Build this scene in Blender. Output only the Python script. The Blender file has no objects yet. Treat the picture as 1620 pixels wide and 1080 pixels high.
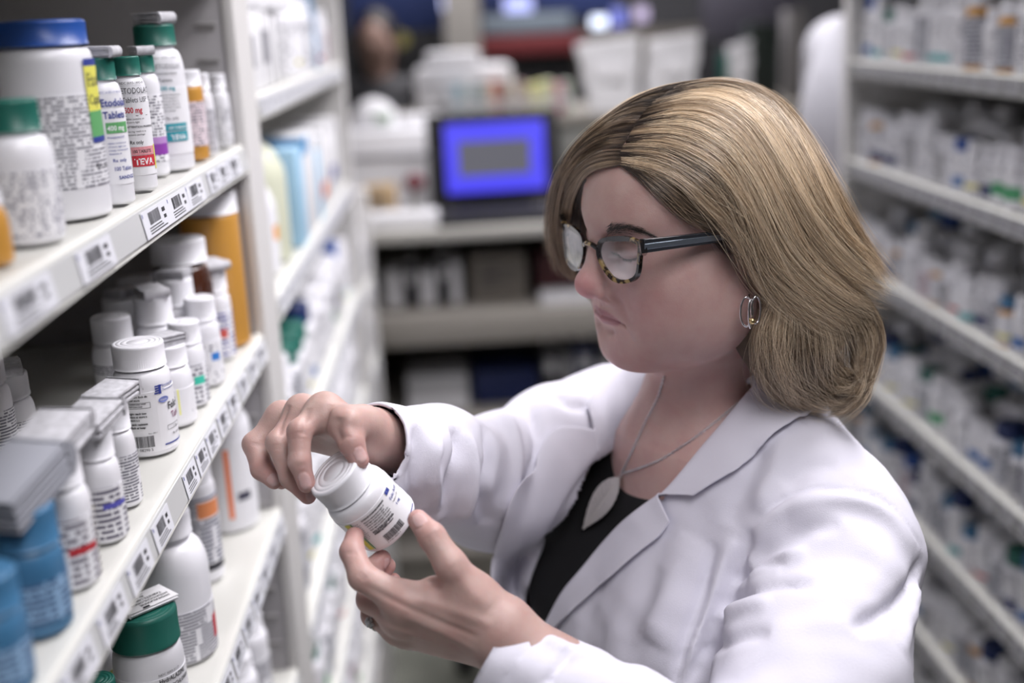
import bpy, bmesh, math, random
import numpy as np
from mathutils import Vector, Matrix
from mathutils.bvhtree import BVHTree

SC = bpy.context.scene
# ---------------------------------------------------------------- camera
FPX, CX, CY = 1900.0, 810.0, 540.0
def _n(v):
    v = np.array(v, float)
    return v / np.linalg.norm(v)
_Yc = _n((-95, 505, -FPX))
_Zc = _n((-350, 7210, 0))
_Zc = _n((_Zc[0], _Zc[1], -(_Zc[0]*_Yc[0] + _Zc[1]*_Yc[1]) / _Yc[2]))
_Xc = np.cross(_Yc, _Zc)
CM = np.stack([_Xc, _Yc, _Zc], 1)            # world -> camera axes
EYE = np.array((0.0, 0.0, 1.6))
def W(px, py, d):
    """world point seen at pixel (px, py) of the 1620x1080 frame, d metres along the optical axis"""
    return CM.T @ np.array(((px-CX)/FPX*d, -(py-CY)/FPX*d, -d)) + EYE
def onplane(px, py, axis, val):
    r = W(px, py, 1) - EYE
    return EYE + r * ((val - EYE[axis]) / r[axis])
def PIX(p):
    c = CM @ (np.array(p) - EYE)
    return CX + FPX*c[0]/-c[2], CY - FPX*c[1]/-c[2], -c[2]
cam_d = bpy.data.cameras.new('camera')
cam = bpy.data.objects.new('camera', cam_d)
SC.collection.objects.link(cam)
R4 = Matrix([list(r) for r in CM.T]).to_4x4()
cam.matrix_world = Matrix.Translation(EYE) @ R4
cam_d.sensor_width = 36.0
cam_d.lens = FPX * 36.0 / 1620.0
cam_d.clip_start = 0.05
cam_d.dof.use_dof = True
cam_d.dof.focus_distance = 0.972
cam_d.dof.aperture_fstop = 2.05
SC.camera = cam
SC.view_settings.view_transform = 'Standard'
SC.view_settings.look = 'None'
SC.view_settings.gamma = 1.0
SC.view_settings.exposure = 0.0
SC.view_settings.use_curve_mapping = False
# ---------------------------------------------------------------- light
wd = bpy.data.worlds.new('world'); SC.world = wd; wd.use_nodes = True
wd.node_tree.nodes['Background'].inputs[0].default_value = (0.75, 0.8, 1.0, 1)
wd.node_tree.nodes['Background'].inputs[1].default_value = 0.05
def area(name, loc, rot, sx, sy, power, col):
    l = bpy.data.lights.new(name, 'AREA'); l.shape = 'RECTANGLE'; l.size = sx; l.size_y = sy
    l.energy = power; l.color = col
    o = bpy.data.objects.new(name, l); o.location = loc; o.rotation_euler = rot
    SC.collection.objects.link(o); return o
COOL = (1.0, 0.965, 1.0)
area('ceiling_light_aisle', (.66, 1.55, 2.62), (0, .40, 0), 0.5, 1.3, 17.5, COOL).data.spread = math.radians(104)
area('ceiling_light_back', (.58, 3.0, 2.62), (0, .16, 0), 0.6, 1.0, 20.5, COOL).data.spread = math.radians(115)
area('ceiling_light_far', (0.4, 5.0, 2.62), (0, 0, 0), 1.6, 1.2, 50, COOL)
area('ceiling_light_front', (.34, -.05, 2.62), (.22, .22, 0), 0.6, 1.2, 11.5, COOL).data.spread = math.radians(110)

# ---------------------------------------------------------------- helpers
def link(o, parent=None):
    SC.collection.objects.link(o)
    if parent is not None: o.parent = parent
    return o
def tag(o, label=None, cat=None, group=None, kind=None):
    if label: o['label'] = label
    if cat: o['category'] = cat
    if group: o['group'] = group
    if kind: o['kind'] = kind
    return o
def empty(name, loc, label=None, cat=None, group=None, rz=0.0):
    o = bpy.data.objects.new(name, None); o.location = loc; o.rotation_euler = (0, 0, rz)
    o.empty_display_size = 0.02
    link(o); tag(o, label, cat, group); return o
def smooth(me, ang=None):
    me.polygons.foreach_set('use_smooth', np.ones(len(me.polygons), bool))
    if ang is not None:
        try: me.set_sharp_from_angle(angle=math.radians(ang))
        except Exception: pass
def mesh_np(name, V, Fq, mat=None, smooth_ang='all'):
    me = bpy.data.meshes.new(name)
    V = np.asarray(V, np.float32)
    me.from_pydata(V.tolist(), [], [list(map(int, f)) for f in Fq])
    if mat: me.materials.append(mat)
    if smooth_ang == 'all': smooth(me)
    elif smooth_ang: smooth(me, smooth_ang)
    return me
def obj(name, me, parent=None, loc=None, rot=None):
    o = bpy.data.objects.new(name, me)
    if loc is not None: o.location = loc
    if rot is not None: o.rotation_euler = rot
    return link(o, parent)
def bm_obj(name, bm, mat, parent=None, ang=35, loc=None):
    me = bpy.data.meshes.new(name); bm.to_mesh(me); bm.free()
    if mat: me.materials.append(mat)
    if ang is not None: smooth(me, ang)
    return obj(name, me, parent, loc)
def bx(bm, x0, x1, y0, y1, z0, z1, bevel=0.0):
    r = bmesh.ops.create_cube(bm, size=1.0)
    vs = r['verts']
    for v in vs:
        v.co = Vector(((x0+x1)/2 + v.co.x*(x1-x0), (y0+y1)/2 + v.co.y*(y1-y0), (z0+z1)/2 + v.co.z*(z1-z0)))
    if bevel > 0:
        es = list({e for v in vs for e in v.link_edges})
        bmesh.ops.bevel(bm, geom=es, offset=bevel, segments=2, affect='EDGES', profile=0.5)
    return vs
def box_obj(name, x0, x1, y0, y1, z0, z1, mat, parent=None, bevel=0.0, ang=35):
    bm = bmesh.new(); bx(bm, x0, x1, y0, y1, z0, z1, bevel)
    return bm_obj(name, bm, mat, parent, ang)
def lathe_me(name, prof, seg, mat, ang=40, ridges=None):
    """prof: [(r, z)], closed at the axis where r == 0. ridges = (i0, i1, depth): rings i0..i1 are fluted"""
    V = []; F = []; rings = []
    for i, (r, z) in enumerate(prof):
        if r <= 1e-6:
            rings.append([len(V)]); V.append((0, 0, z))
        else:
            s = len(V)
            for k in range(seg):
                a = 2*math.pi*k/seg
                rr = r
                if ridges and ridges[0] <= i <= ridges[1] and (k % 2): rr = r - ridges[2]
                V.append((rr*math.cos(a), rr*math.sin(a), z))
            rings.append(list(range(s, s+seg)))
    for a, b in zip(rings[:-1], rings[1:]):
        if len(a) == 1 and len(b) == 1: continue
        for k in range(seg):
            k2 = (k+1) % seg
            if len(a) == 1: F.append((a[0], b[k2], b[k])[::-1])
            elif len(b) == 1: F.append((a[k], a[k2], b[0]))
            else: F.append((a[k], a[k2], b[k2], b[k]))
    me = bpy.data.meshes.new(name); me.from_pydata(V, [], F); me.materials.append(mat); smooth(me, ang)
    return me
def tube_mesh(pts, rad, seg=8, closed=False):
    P = [np.array(p, float) for p in pts]; n = len(P)
    V = []; F = []
    up = None
    for i in range(n):
        a = P[i-1] if (i > 0 or closed) else P[i]; b = P[(i+1) % n] if (i < n-1 or closed) else P[i]
        t = _n(b-a)
        if up is None:
            up = np.array((0, 0, 1.0)) if abs(t[2]) < .9 else np.array((1.0, 0, 0))
        u = up - t*np.dot(up, t); u = _n(u); w = np.cross(t, u); up = u
        r = rad[i] if hasattr(rad, '__len__') else rad
        for k in range(seg):
            an = 2*math.pi*k/seg
            V.append(P[i] + r*(math.cos(an)*u + math.sin(an)*w))
    m = n if closed else n-1
    for i in range(m):
        for k in range(seg):
            a = i*seg+k; b = i*seg+(k+1) % seg; c = ((i+1) % n)*seg+(k+1) % seg; d = ((i+1) % n)*seg+k
            F.append((a, b, c, d))
    if not closed:
        F.append(tuple(range(seg))[::-1]); F.append(tuple((n-1)*seg+k for k in range(seg)))
    return V, F

# ---------------------------------------------------------------- materials
MATS = {}
def nt(mat):
    return mat.node_tree.nodes, mat.node_tree.links
def mat(name, col, rough=0.5, metal=0.0, spec=0.5, sss=0.0, sssr=(1, .4, .25), trans=0.0, emit=None, noise=None, bump=None, coat=0.0, alpha=1.0):
    if name in MATS: return MATS[name]
    m = bpy.data.materials.new(name); m.use_nodes = True
    N, L = nt(m); b = N['Principled BSDF']
    b.inputs['Base Color'].default_value = (*col, 1)
    b.inputs['Roughness'].default_value = rough
    b.inputs['Metallic'].default_value = metal
    b.inputs['Specular IOR Level'].default_value = spec
    b.inputs['Transmission Weight'].default_value = trans
    b.inputs['Coat Weight'].default_value = coat
    b.inputs['Alpha'].default_value = alpha
    if sss:
        b.inputs['Subsurface Weight'].default_value = sss
        b.inputs['Subsurface Radius'].default_value = sssr
        b.inputs['Subsurface Scale'].default_value = 0.006
    if emit:
        b.inputs['Emission Color'].default_value = (*emit[0], 1); b.inputs['Emission Strength'].default_value = emit[1]
    tc = N.new('ShaderNodeTexCoord')
    if noise:   # (scale, amount)
        nz = N.new('ShaderNodeTexNoise'); nz.inputs['Scale'].default_value = noise[0]; nz.inputs['Detail'].default_value = 4
        L.new(tc.outputs['Object'], nz.inputs['Vector'])
        r = N.new('ShaderNodeMapRange'); r.inputs[3].default_value = 1-noise[1]; r.inputs[4].default_value = 1+noise[1]
        r.inputs[1].default_value = .3; r.inputs[2].default_value = .7
        L.new(nz.outputs[0], r.inputs[0])
        mx = N.new('ShaderNodeVectorMath'); mx.operation = 'SCALE'; mx.inputs[0].default_value = col
        L.new(r.outputs[0], mx.inputs['Scale']); L.new(mx.outputs[0], b.inputs['Base Color'])
    if bump:    # (scale, strength)
        nz = N.new('ShaderNodeTexNoise'); nz.inputs['Scale'].default_value = bump[0]; nz.inputs['Detail'].default_value = 3
        L.new(tc.outputs['Object'], nz.inputs['Vector'])
        bp = N.new('ShaderNodeBump'); bp.inputs['Strength'].default_value = bump[1]; bp.inputs['Distance'].default_value = 0.001
        L.new(nz.outputs[0], bp.inputs['Height']); L.new(bp.outputs[0], b.inputs['Normal'])
    MATS[name] = m
    return m

# ---------------------------------------------------------------- signed distance modelling
def s_ell(c, r, R=None):
    c = np.array(c, np.float32); r = np.array(r, np.float32)
    def f(P):
        q = P - c
        if R is not None: q = q @ np.asarray(R, np.float32)
        k0 = np.sqrt(((q/r)**2).sum(1)); k1 = np.sqrt(((q/(r*r))**2).sum(1)) + 1e-9
        return k0*(k0-1)/k1
    return f
def s_sph(c, r): 
    c = np.array(c, np.float32)
    return lambda P: np.sqrt(((P-c)**2).sum(1)) - r
def s_cap(a, b, r1, r2, flat=None):
    """tapered capsule; flat = (axis vector, factor): squashed along that axis"""
    a = np.array(a, np.float32); b = np.array(b, np.float32); d = b-a; dd = float(d@d)+1e-12
    def f(P):
        q = P-a; h = np.clip((q@d)/dd, 0, 1)
        e = q - h[:, None]*d
        if flat is not None:
            ax = np.array(flat[0], np.float32); ax /= np.linalg.norm(ax)
            t = e@ax; e = e + (t*(1.0/flat[1]-1))[:, None]*ax
        return np.sqrt((e**2).sum(1)) - (r1 + (r2-r1)*h)
    return f
def s_path(pts, rads, k=0.004):
    fs = [s_cap(pts[i], pts[i+1], rads[i], rads[i+1]) for i in range(len(pts)-1)]
    def f(P):
        d = fs[0](P)
        for g in fs[1:]: d = smin(d, g(P), k)
        return d
    return f
def smin(a, b, k):
    h = np.maximum(k - np.abs(a-b), 0)/k
    return np.minimum(a, b) - h*h*k*0.25
def smax(a, b, k): return -smin(-a, -b, k)
def polygonise(sdf, lo, hi, h, margin=1.0):
    """surface nets of sdf(P)->d on a grid, evaluated finely only near the surface"""
    lo = np.array(lo, float); hi = np.array(hi, float)
    B = 8
    nb = np.ceil((hi-lo)/(h*B)).astype(int); n = nb*B+1
    cs = [lo[i] + (np.arange(nb[i])+.5)*B*h for i in range(3)]
    G = np.stack(np.meshgrid(*cs, indexing='ij'), -1).reshape(-1, 3).astype(np.float32)
    dc = sdf(G).reshape(nb)
    near = np.abs(dc) < B*h*0.87*1.5*margin
    D = np.repeat(np.repeat(np.repeat(dc, B, 0), B, 1), B, 2)
    D = np.pad(D, ((0, 1),)*3, mode='edge').astype(np.float32)
    mk = np.zeros(n, bool)
    bi = np.argwhere(near)
    for b in bi:
        s = b*B
        mk[s[0]:s[0]+B+1, s[1]:s[1]+B+1, s[2]:s[2]+B+1] = True
    idx = np.argwhere(mk)
    out = np.empty(len(idx), np.float32)
    for s in range(0, len(idx), 400000):
        out[s:s+400000] = sdf((lo + idx[s:s+400000]*h).astype(np.float32))
    D[mk] = out
    D[D == 0] = 1e-7
    S = D < 0
    # cell vertices
    nx, ny, nz = n
    c = [(i, j, k) for i in (0, 1) for j in (0, 1) for k in (0, 1)]
    cnt = np.zeros((nx-1, ny-1, nz-1), np.int8)
    for i, j, k in c: cnt += S[i:nx-1+i, j:ny-1+j, k:nz-1+k]
    act = (cnt > 0) & (cnt < 8)
    ci = np.argwhere(act)
    vid = np.full(act.shape, -1, np.int64); vid[act] = np.arange(len(ci))
    acc = np.zeros((len(ci), 3)); w = np.zeros(len(ci))
    vals = {o: D[ci[:, 0]+o[0], ci[:, 1]+o[1], ci[:, 2]+o[2]] for o in c}
    for a in c:
        for ax in range(3):
            if a[ax] == 0:
                b = list(a); b[ax] = 1; b = tuple(b)
                va, vb = vals[a], vals[b]
                m = (va < 0) != (vb < 0)
                t = np.where(m, va/(va-vb+1e-20), 0)
                p = np.array(a, float)[None].repeat(len(ci), 0); p[:, ax] += t
                acc[m] += p[m]; w[m] += 1
    V = lo + (ci + acc/w[:, None])*h
    Fs = []
    for ax in range(3):
        o = [1, 1, 1]; o[ax] = 0
        sl0 = [slice(1, -1)]*3; sl0[ax] = slice(0, -1)
        sl1 = [slice(1, -1)]*3; sl1[ax] = slice(1, None)
        a = S[tuple(sl0)]; b = S[tuple(sl1)]
        for flip, mm in ((False, a & ~b), (True, ~a & b)):
            e = np.argwhere(mm)
            for q in range(3):
                if q != ax: e[:, q] += 1
            u, v = [(1, 2), (2, 0), (0, 1)][ax]
            def cell(du, dv):
                g = e.copy(); g[:, u] -= du; g[:, v] -= dv
                return vid[g[:, 0], g[:, 1], g[:, 2]]
            q = np.stack([cell(1, 1), cell(0, 1), cell(0, 0), cell(1, 0)], 1)
            if flip: q = q[:, ::-1]
            Fs.append(q)
    return V.astype(np.float32), np.concatenate(Fs)
def np_mesh(name, V, Q, mats, smooth_it=True):
    me = bpy.data.meshes.new(name)
    me.vertices.add(len(V)); me.vertices.foreach_set('co', V.astype(np.float32).ravel())
    me.loops.add(len(Q)*4); me.loops.foreach_set('vertex_index', Q.astype(np.int32).ravel())
    me.polygons.add(len(Q)); me.polygons.foreach_set('loop_start', np.arange(0, len(Q)*4, 4, dtype=np.int32))
    if smooth_it: me.polygons.foreach_set('use_smooth', np.ones(len(Q), bool))
    me.update(calc_edges=True); me.validate()
    for m in (mats if isinstance(mats, (list, tuple)) else [mats]): me.materials.append(m)
    return me
def relax(V, Q, it=2, lam=0.5):
    """Laplacian smoothing on quads"""
    n = len(V); V = V.astype(np.float64)
    E = np.concatenate([Q[:, [0, 1]], Q[:, [1, 2]], Q[:, [2, 3]], Q[:, [3, 0]]])
    E = np.concatenate([E, E[:, ::-1]])
    deg = np.bincount(E[:, 0], minlength=n).astype(float)[:, None]+1e-9
    for _ in range(it):
        for l in (lam, -lam*1.03):
            s = np.stack([np.bincount(E[:, 0], weights=V[E[:, 1], k], minlength=n) for k in range(3)], 1)/deg
            V = V + l*(s-V)
    return V.astype(np.float32)
def vnormals(V, Q):
    a = V[Q[:, 2]]-V[Q[:, 0]]; b = V[Q[:, 3]]-V[Q[:, 1]]
    fn = np.cross(a, b); N = np.zeros_like(V)
    for k in range(4):
        for j in range(3): N[:, j] += np.bincount(Q[:, k], weights=fn[:, j], minlength=len(V))
    return N/(np.linalg.norm(N, axis=1, keepdims=True)+1e-12)
def vcol(me, name, C):
    at = me.color_attributes.new(name, 'FLOAT_COLOR', 'POINT')
    C4 = np.ones((len(C), 4), np.float32); C4[:, :3] = C
    at.data.foreach_set('color', C4.ravel())
def cr(P, s):
    """Catmull-Rom through rows of P at parameters s in 0..1"""
    P = np.asarray(P, float); n = len(P)
    x = np.clip(np.asarray(s)*(n-1), 0, n-1-1e-6); i = x.astype(int); t = (x-i)[:, None]
    p0 = P[np.maximum(i-1, 0)]; p1 = P[i]; p2 = P[i+1]; p3 = P[np.minimum(i+2, n-1)]
    return .5*((2*p1)+(-p0+p2)*t+(2*p0-5*p1+4*p2-p3)*t*t+(-p0+3*p1-3*p2+p3)*t**3)
# ---------------------------------------------------------------- bottles
M_PLASTIC = mat('white_plastic', (.80, .80, .84), rough=.32, sss=.0)
M_SILV = mat('silver', (.75, .74, .76), rough=.22, metal=1.0)
M_PAPER = mat('paper', (.72, .72, .74), rough=.75)
M_PRINT = mat('black_print', (.035, .035, .04), rough=.6)
M_NAVYP = mat('navy_print', (.03, .05, .28), rough=.6)
M_REDP = mat('red_print', (.55, .03, .05), rough=.6)
M_GREENP = mat('green_print', (.12, .38, .14), rough=.6)
M_TEALP = mat('teal_print', (.02, .30, .36), rough=.6)
M_PURP = mat('purple_print', (.25, .05, .36), rough=.6)
M_YELP = mat('yellow_print', (.75, .72, .12), rough=.6)
M_ORGP = mat('orange_print', (.80, .22, .07), rough=.6)
M_WHP = mat('white_print', (.85, .85, .88), rough=.6)
def body_prof(r, H, rn, zs, taper=1.0, f=.003):
    """jar body: foot, wall, shoulder from zs to the neck radius rn at H"""
    P = [(0, .0010), (r*.72, .0010), (r-f*.9, 0)]
    for k in range(1, 4):
        a = k/3*math.pi/2; P.append((r-f+f*math.sin(a), f-f*math.cos(a)))
    P.append((r*taper, zs))
    n = 7; hz = (H-zs)*.82
    for k in range(1, n+1):
        a = k/n*math.pi/2
        P.append((rn+(r*taper-rn)*math.cos(a), zs+hz*math.sin(a)))
    P += [(rn, H), (0, H)]
    return P
def cap_prof(r, h, lip=.0):
    return [(0, 0), (r, 0), (r, h*.10), (r*.985, h*.13), (r*.985, h*.86), (r*.970, h*.945), (r*.91, h), (r*.84, h), (r*.83, h-.0003), (r*.80, h-.0003), (r*.79, h), (r*.66, h), (r*.65, h-.0003), (r*.62, h-.0003), (r*.61, h), (r*.44, h), (r*.43, h-.0003), (r*.40, h-.0003), (r*.39, h), (0, h)]
def label_me(name, r, z0, z1, a0, a1, mat_, seg=48):
    n = max(4, int(seg*(a1-a0)/6.283)); V = []; F = []; UV = []
    for j in (0, 1):
        for i in range(n+1):
            a = a0+(a1-a0)*i/n; z = (z0, z1)[j]
            V.append((r*math.cos(a), r*math.sin(a), z)); UV.append((r*(a-a0), z-z0))
    for i in range(n): F.append((i, i+1, n+2+i, n+1+i))
    # edge returns give the paper its thickness
    m = len(V)
    for j in (0, 1):
        for i in range(n+1):
            a = a0+(a1-a0)*i/n; z = (z0, z1)[j]; V.append(((r-.0005)*math.cos(a), (r-.0005)*math.sin(a), z)); UV.append((r*(a-a0), z-z0))
    for i in range(n):
        F.append((m+i, m+i+1, i+1, i)); F.append((n+1+i, n+2+i, m+n+2+i, m+n+1+i))
    me = bpy.data.meshes.new(name); me.from_pydata(V, [], F); me.materials.append(mat_)
    uv = me.uv_layers.new(name='uv')
    for l in me.loops: uv.data[l.index].uv = UV[l.vertex_index]
    smooth(me, 50)
    return me
def label_mat(name, base=(.80, .80, .83), ink=(.12, .12, .16), bands=(), txt=(.0, 1.0), dens=.55, line=.0026, wrap=True, head=None):
    """printed label: rows of small dark words (flat print) and coloured bands [(v0, v1, colour)], UV in metres"""
    if name in MATS: return MATS[name]
    m = bpy.data.materials.new(name); m.use_nodes = True; N, L = nt(m); b = N['Principled BSDF']
    b.inputs['Roughness'].default_value = .5
    uv = N.new('ShaderNodeUVMap'); sp = N.new('ShaderNodeSeparateXYZ'); L.new(uv.outputs[0], sp.inputs[0])
    def M(op, a, bb=None, c=None):
        n = N.new('ShaderNodeMath'); n.operation = op
        for i, x in enumerate((a, bb, c)):
            if x is None: continue
            if isinstance(x, (int, float)): n.inputs[i].default_value = x
            else: L.new(x, n.inputs[i])
        return n.outputs[0]
    u, v = sp.outputs[0], sp.outputs[1]
    row = M('FLOOR', M('DIVIDE', v, line)); fr = M('FRACT', M('DIVIDE', v, line))
    on = M('LESS_THAN', fr, .55)
    cb = N.new('ShaderNodeCombineXYZ'); L.new(M('MULTIPLY', u, 400/ (line/.0026)), cb.inputs[0]); L.new(M('MULTIPLY', row, 7.31), cb.inputs[1])
    nz = N.new('ShaderNodeTexNoise'); nz.inputs['Scale'].default_value = 1.0; nz.inputs['Detail'].default_value = 1; L.new(cb.outputs[0], nz.inputs['Vector'])
    word = M('GREATER_THAN', nz.outputs[0], 1-dens)
    # paragraphs: some columns stay blank
    cb2 = N.new('ShaderNodeCombineXYZ'); L.new(M('MULTIPLY', u, 38), cb2.inputs[0]); L.new(M('MULTIPLY', M('FLOOR', M('DIVIDE', v, line*5)), 3.3), cb2.inputs[1])
    n2 = N.new('ShaderNodeTexNoise'); n2.inputs['Scale'].default_value = 1.0; L.new(cb2.outputs[0], n2.inputs['Vector'])
    par = M('GREATER_THAN', n2.outputs[0], .44)
    a = M('MULTIPLY', M('MULTIPLY', on, word), par)
    a = M('MULTIPLY', a, M('MULTIPLY', M('GREATER_THAN', v, txt[0]), M('LESS_THAN', v, txt[1])))
    mx = N.new('ShaderNodeMix'); mx.data_type = 'RGBA'; mx.inputs[6].default_value = (*base, 1); mx.inputs[7].default_value = (*ink, 1)
    L.new(a, mx.inputs[0]); col = mx.outputs[2]
    for band in bands:
        v0, v1, c = band[:3]
        f = M('MULTIPLY', M('GREATER_THAN', v, v0), M('LESS_THAN', v, v1))
        if len(band) > 3: f = M('MULTIPLY', f, M('MULTIPLY', M('GREATER_THAN', u, band[3]), M('LESS_THAN', u, band[4])))
        k = N.new('ShaderNodeMix'); k.data_type = 'RGBA'; L.new(f, k.inputs[0]); L.new(col, k.inputs[6]); k.inputs[7].default_value = (*c, 1); col = k.outputs[2]
    L.new(col, b.inputs['Base Color'])
    MATS[name] = m
    return m
# lettering: flat ink wrapped round the bottle
_fc = {}
def text_geo(s, size, bold=0.0, sx=1.0, sp=1.0):
    key = (s, size, bold, sx, sp)
    if key in _fc: return _fc[key]
    c = bpy.data.curves.new('t', 'FONT'); c.body = s; c.size = size; c.offset = bold*size; c.space_character = sp
    c.resolution_u = 2; c.fill_mode = 'FRONT'
    o = bpy.data.objects.new('t', c); SC.collection.objects.link(o)
    dg = bpy.context.evaluated_depsgraph_get(); me = bpy.data.meshes.new_from_object(o.evaluated_get(dg))
    V = [(v.co.x*sx, v.co.y) for v in me.vertices]; F = [tuple(p.vertices) for p in me.polygons]
    bpy.data.meshes.remove(me); bpy.data.objects.remove(o); bpy.data.curves.remove(c)
    _fc[key] = (V, F); return V, F
class Ink:
    """collects flat print (x along, y up) per material, then maps it with fn(x, y)"""
    def __init__(s): s.d = {}
    def add(s, V, F, m):
        v, f = s.d.setdefault(m.name, ([], [])); o = len(v); v += V; f += [tuple(o+i for i in g) for g in F]
    def text(s, t, x, y, size, m, bold=0.0, sx=1.0, rot=0, sp=1.0, align='l'):
        V, F = text_geo(t, size, bold, sx, sp)
        if align == 'c' and V:
            w = max(v[0] for v in V); V = [(a-w/2, b) for a, b in V]
        ca, sa = math.cos(rot), math.sin(rot)
        s.add([(x+a*ca-b*sa, y+a*sa+b*ca) for a, b in V], F, m)
    def rect(s, x0, y0, x1, y1, m, n=6):
        V = []; F = []
        for i in range(n+1):
            x = x0+(x1-x0)*i/n; V += [(x, y0), (x, y1)]
        for i in range(n): F.append((2*i, 2*i+2, 2*i+3, 2*i+1))
        s.add(V, F, m)
    def frame(s, x0, y0, x1, y1, t, m):
        s.rect(x0, y0, x1, y0+t, m); s.rect(x0, y1-t, x1, y1, m); s.rect(x0, y0, x0+t, y1, m, 1); s.rect(x1-t, y0, x1, y1, m, 1)
    def barcode(s, x0, y0, w, h, m, seed=1, vertical=False):
        r = random.Random(seed); x = 0
        while x < w:
            b = r.choice((.35, .35, .7, 1.05))*w/46*1.3; g = r.choice((.4, .4, .8))*w/46*1.3
            if vertical: s.rect(x0, y0+x, x0+h, y0+min(x+b, w), m, 1)
            else: s.rect(x0+x, y0, x0+min(x+b, w), y0+h, m, 1)
            x += b+g
    def para(s, x, y, w, n, size, m, seed=1, gap=1.25, bold=.0, words=None):
        r = random.Random(seed)
        W_ = words or ['Each', 'tablet', 'contains', 'USP', 'mg', 'store', 'at', 'room', 'temperature', 'keep', 'out', 'of', 'reach', 'children', 'usual', 'dosage', 'see', 'package', 'insert', 'dispense', 'in', 'a', 'tight', 'light', 'resistant', 'container']
        for i in range(n):
            t = ''
            while len(t)*size*.47 < w*(1 if i < n-1 else .6): t += r.choice(W_)+' '
            s.text(t.strip()[:max(3, int(w/(size*.47)))], x, y-i*size*gap, size, m, bold)
    def build(s, name, fn, parent):
        # one print object per label: faces carry their ink's material
        V = []; F = []; mi = []; ms = []
        for k, (v, f) in s.d.items():
            o = len(V); V += [fn(a, b) for a, b in v]; F += [tuple(o+i for i in g) for g in f]; mi += [len(ms)]*len(f); ms.append(MATS[k])
        me = bpy.data.meshes.new(name); me.from_pydata(V, [], F)
        for m in ms: me.materials.append(m)
        me.polygons.foreach_set('material_index', mi)
        return obj(name, me, parent)
def cyl_map(r, a0, z0):
    return lambda x, y: (r*math.cos(a0+x/r), r*math.sin(a0+x/r), z0+y)
_bm = {}
def bottle(name, r, H, cr_, ch, capm, bodym, label, cat='bottle', loc=(0, 0, 0), rz=0.0, zs=None, lab=None, ribs=True, group=None, seg=48, taper=1.0, rnf=.86, overlap=0.0):
    """lab = (z0, z1, material[, a0, a1]); returns (root, label part)"""
    e = empty(name, (loc[0], loc[1], loc[2]+.0005), label, cat, group, rz)
    key = (r, H, cr_, ch, capm.name, bodym.name, zs, ribs, seg, taper, lab[:2]+(lab[2].name,)+tuple(lab[3:]) if lab else None)
    if key not in _bm:
        bh = H-ch+.001; z_s = zs if zs is not None else bh-.016
        b = lathe_me('body', body_prof(r, bh, cr_*rnf, z_s, taper), seg, bodym)
        cs = seg*3 if ribs else seg
        P = cap_prof(cr_, ch)
        c = lathe_me('cap', [(a, z+H-ch) for a, z in P], cs, capm, 40 if not ribs else None, ridges=(3, 4, .0007) if ribs else None)
        l = None
        if lab: l = label_me('label', r*(taper if taper > 1 else 1)+.00045, lab[0], lab[1], *(lab[3:] if len(lab) > 3 else (0, 6.2831)), lab[2], seg)
        _bm[key] = (b, c, l)
    b, c, l = _bm[key]
    ob = obj('body', b, e); oc = obj('cap', c, e); ol = obj('label', l, e) if l else None
    return e, ol, oc
def leaflet(parent, w, d, h, z, rot, mat_, layers=5, loc=(0, 0), curl=.0):
    """folded package insert: stacked leaves with a rounded fold along one edge"""
    bm = bmesh.new(); t = h/layers
    for k in range(layers):
        sx = w*(1-.02*(k % 2)); off = .0006*math.sin(k*2.1)
        dy = .0008*math.sin(k*3.7+w*900); bx(bm, -sx/2+off, sx/2+off, -d/2+dy, d/2+dy, k*t+t*.16, k*t+t*.84, bevel=t*.2)
    # the fold
    pr = []
    for a in range(9):
        an = -math.pi/2+math.pi*a/8; pr.append((w/2+h*.5*math.cos(an)*.8, h/2+h/2*math.sin(an)))
    vs0 = [bm.verts.new((x, -d/2, z_)) for x, z_ in pr]; vs1 = [bm.verts.new((x, d/2, z_)) for x, z_ in pr]
    for a in range(8): bm.faces.new((vs0[a], vs1[a], vs1[a+1], vs0[a+1]))
    bm.faces.new(vs0[::-1]) ; bm.faces.new(vs1)
    o = bm_obj('leaflet', bm, mat_, parent, 40, (loc[0], loc[1], z)); o.rotation_euler = rot
    return o
# materials of caps and bodies
C_WHITE = M_PLASTIC
C_GREEN = mat('green_cap', (.015, .13, .10), rough=.4)
C_BLUE = mat('blue_cap', (.015, .075, .33), rough=.35)
C_NAVY = mat('navy_cap', (.01, .025, .11), rough=.4)
C_SKY = mat('sky_blue_plastic', (.05, .165, .31), rough=.4)
C_CREAM = mat('cream_plastic', (.62, .64, .50), rough=.4)
M_AMBER = mat('amber_plastic', (.62, .31, .06), rough=.3, trans=.12)
M_BROWN = mat('brown_glass', (.055, .018, .010), rough=.12, coat=.5)
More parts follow.
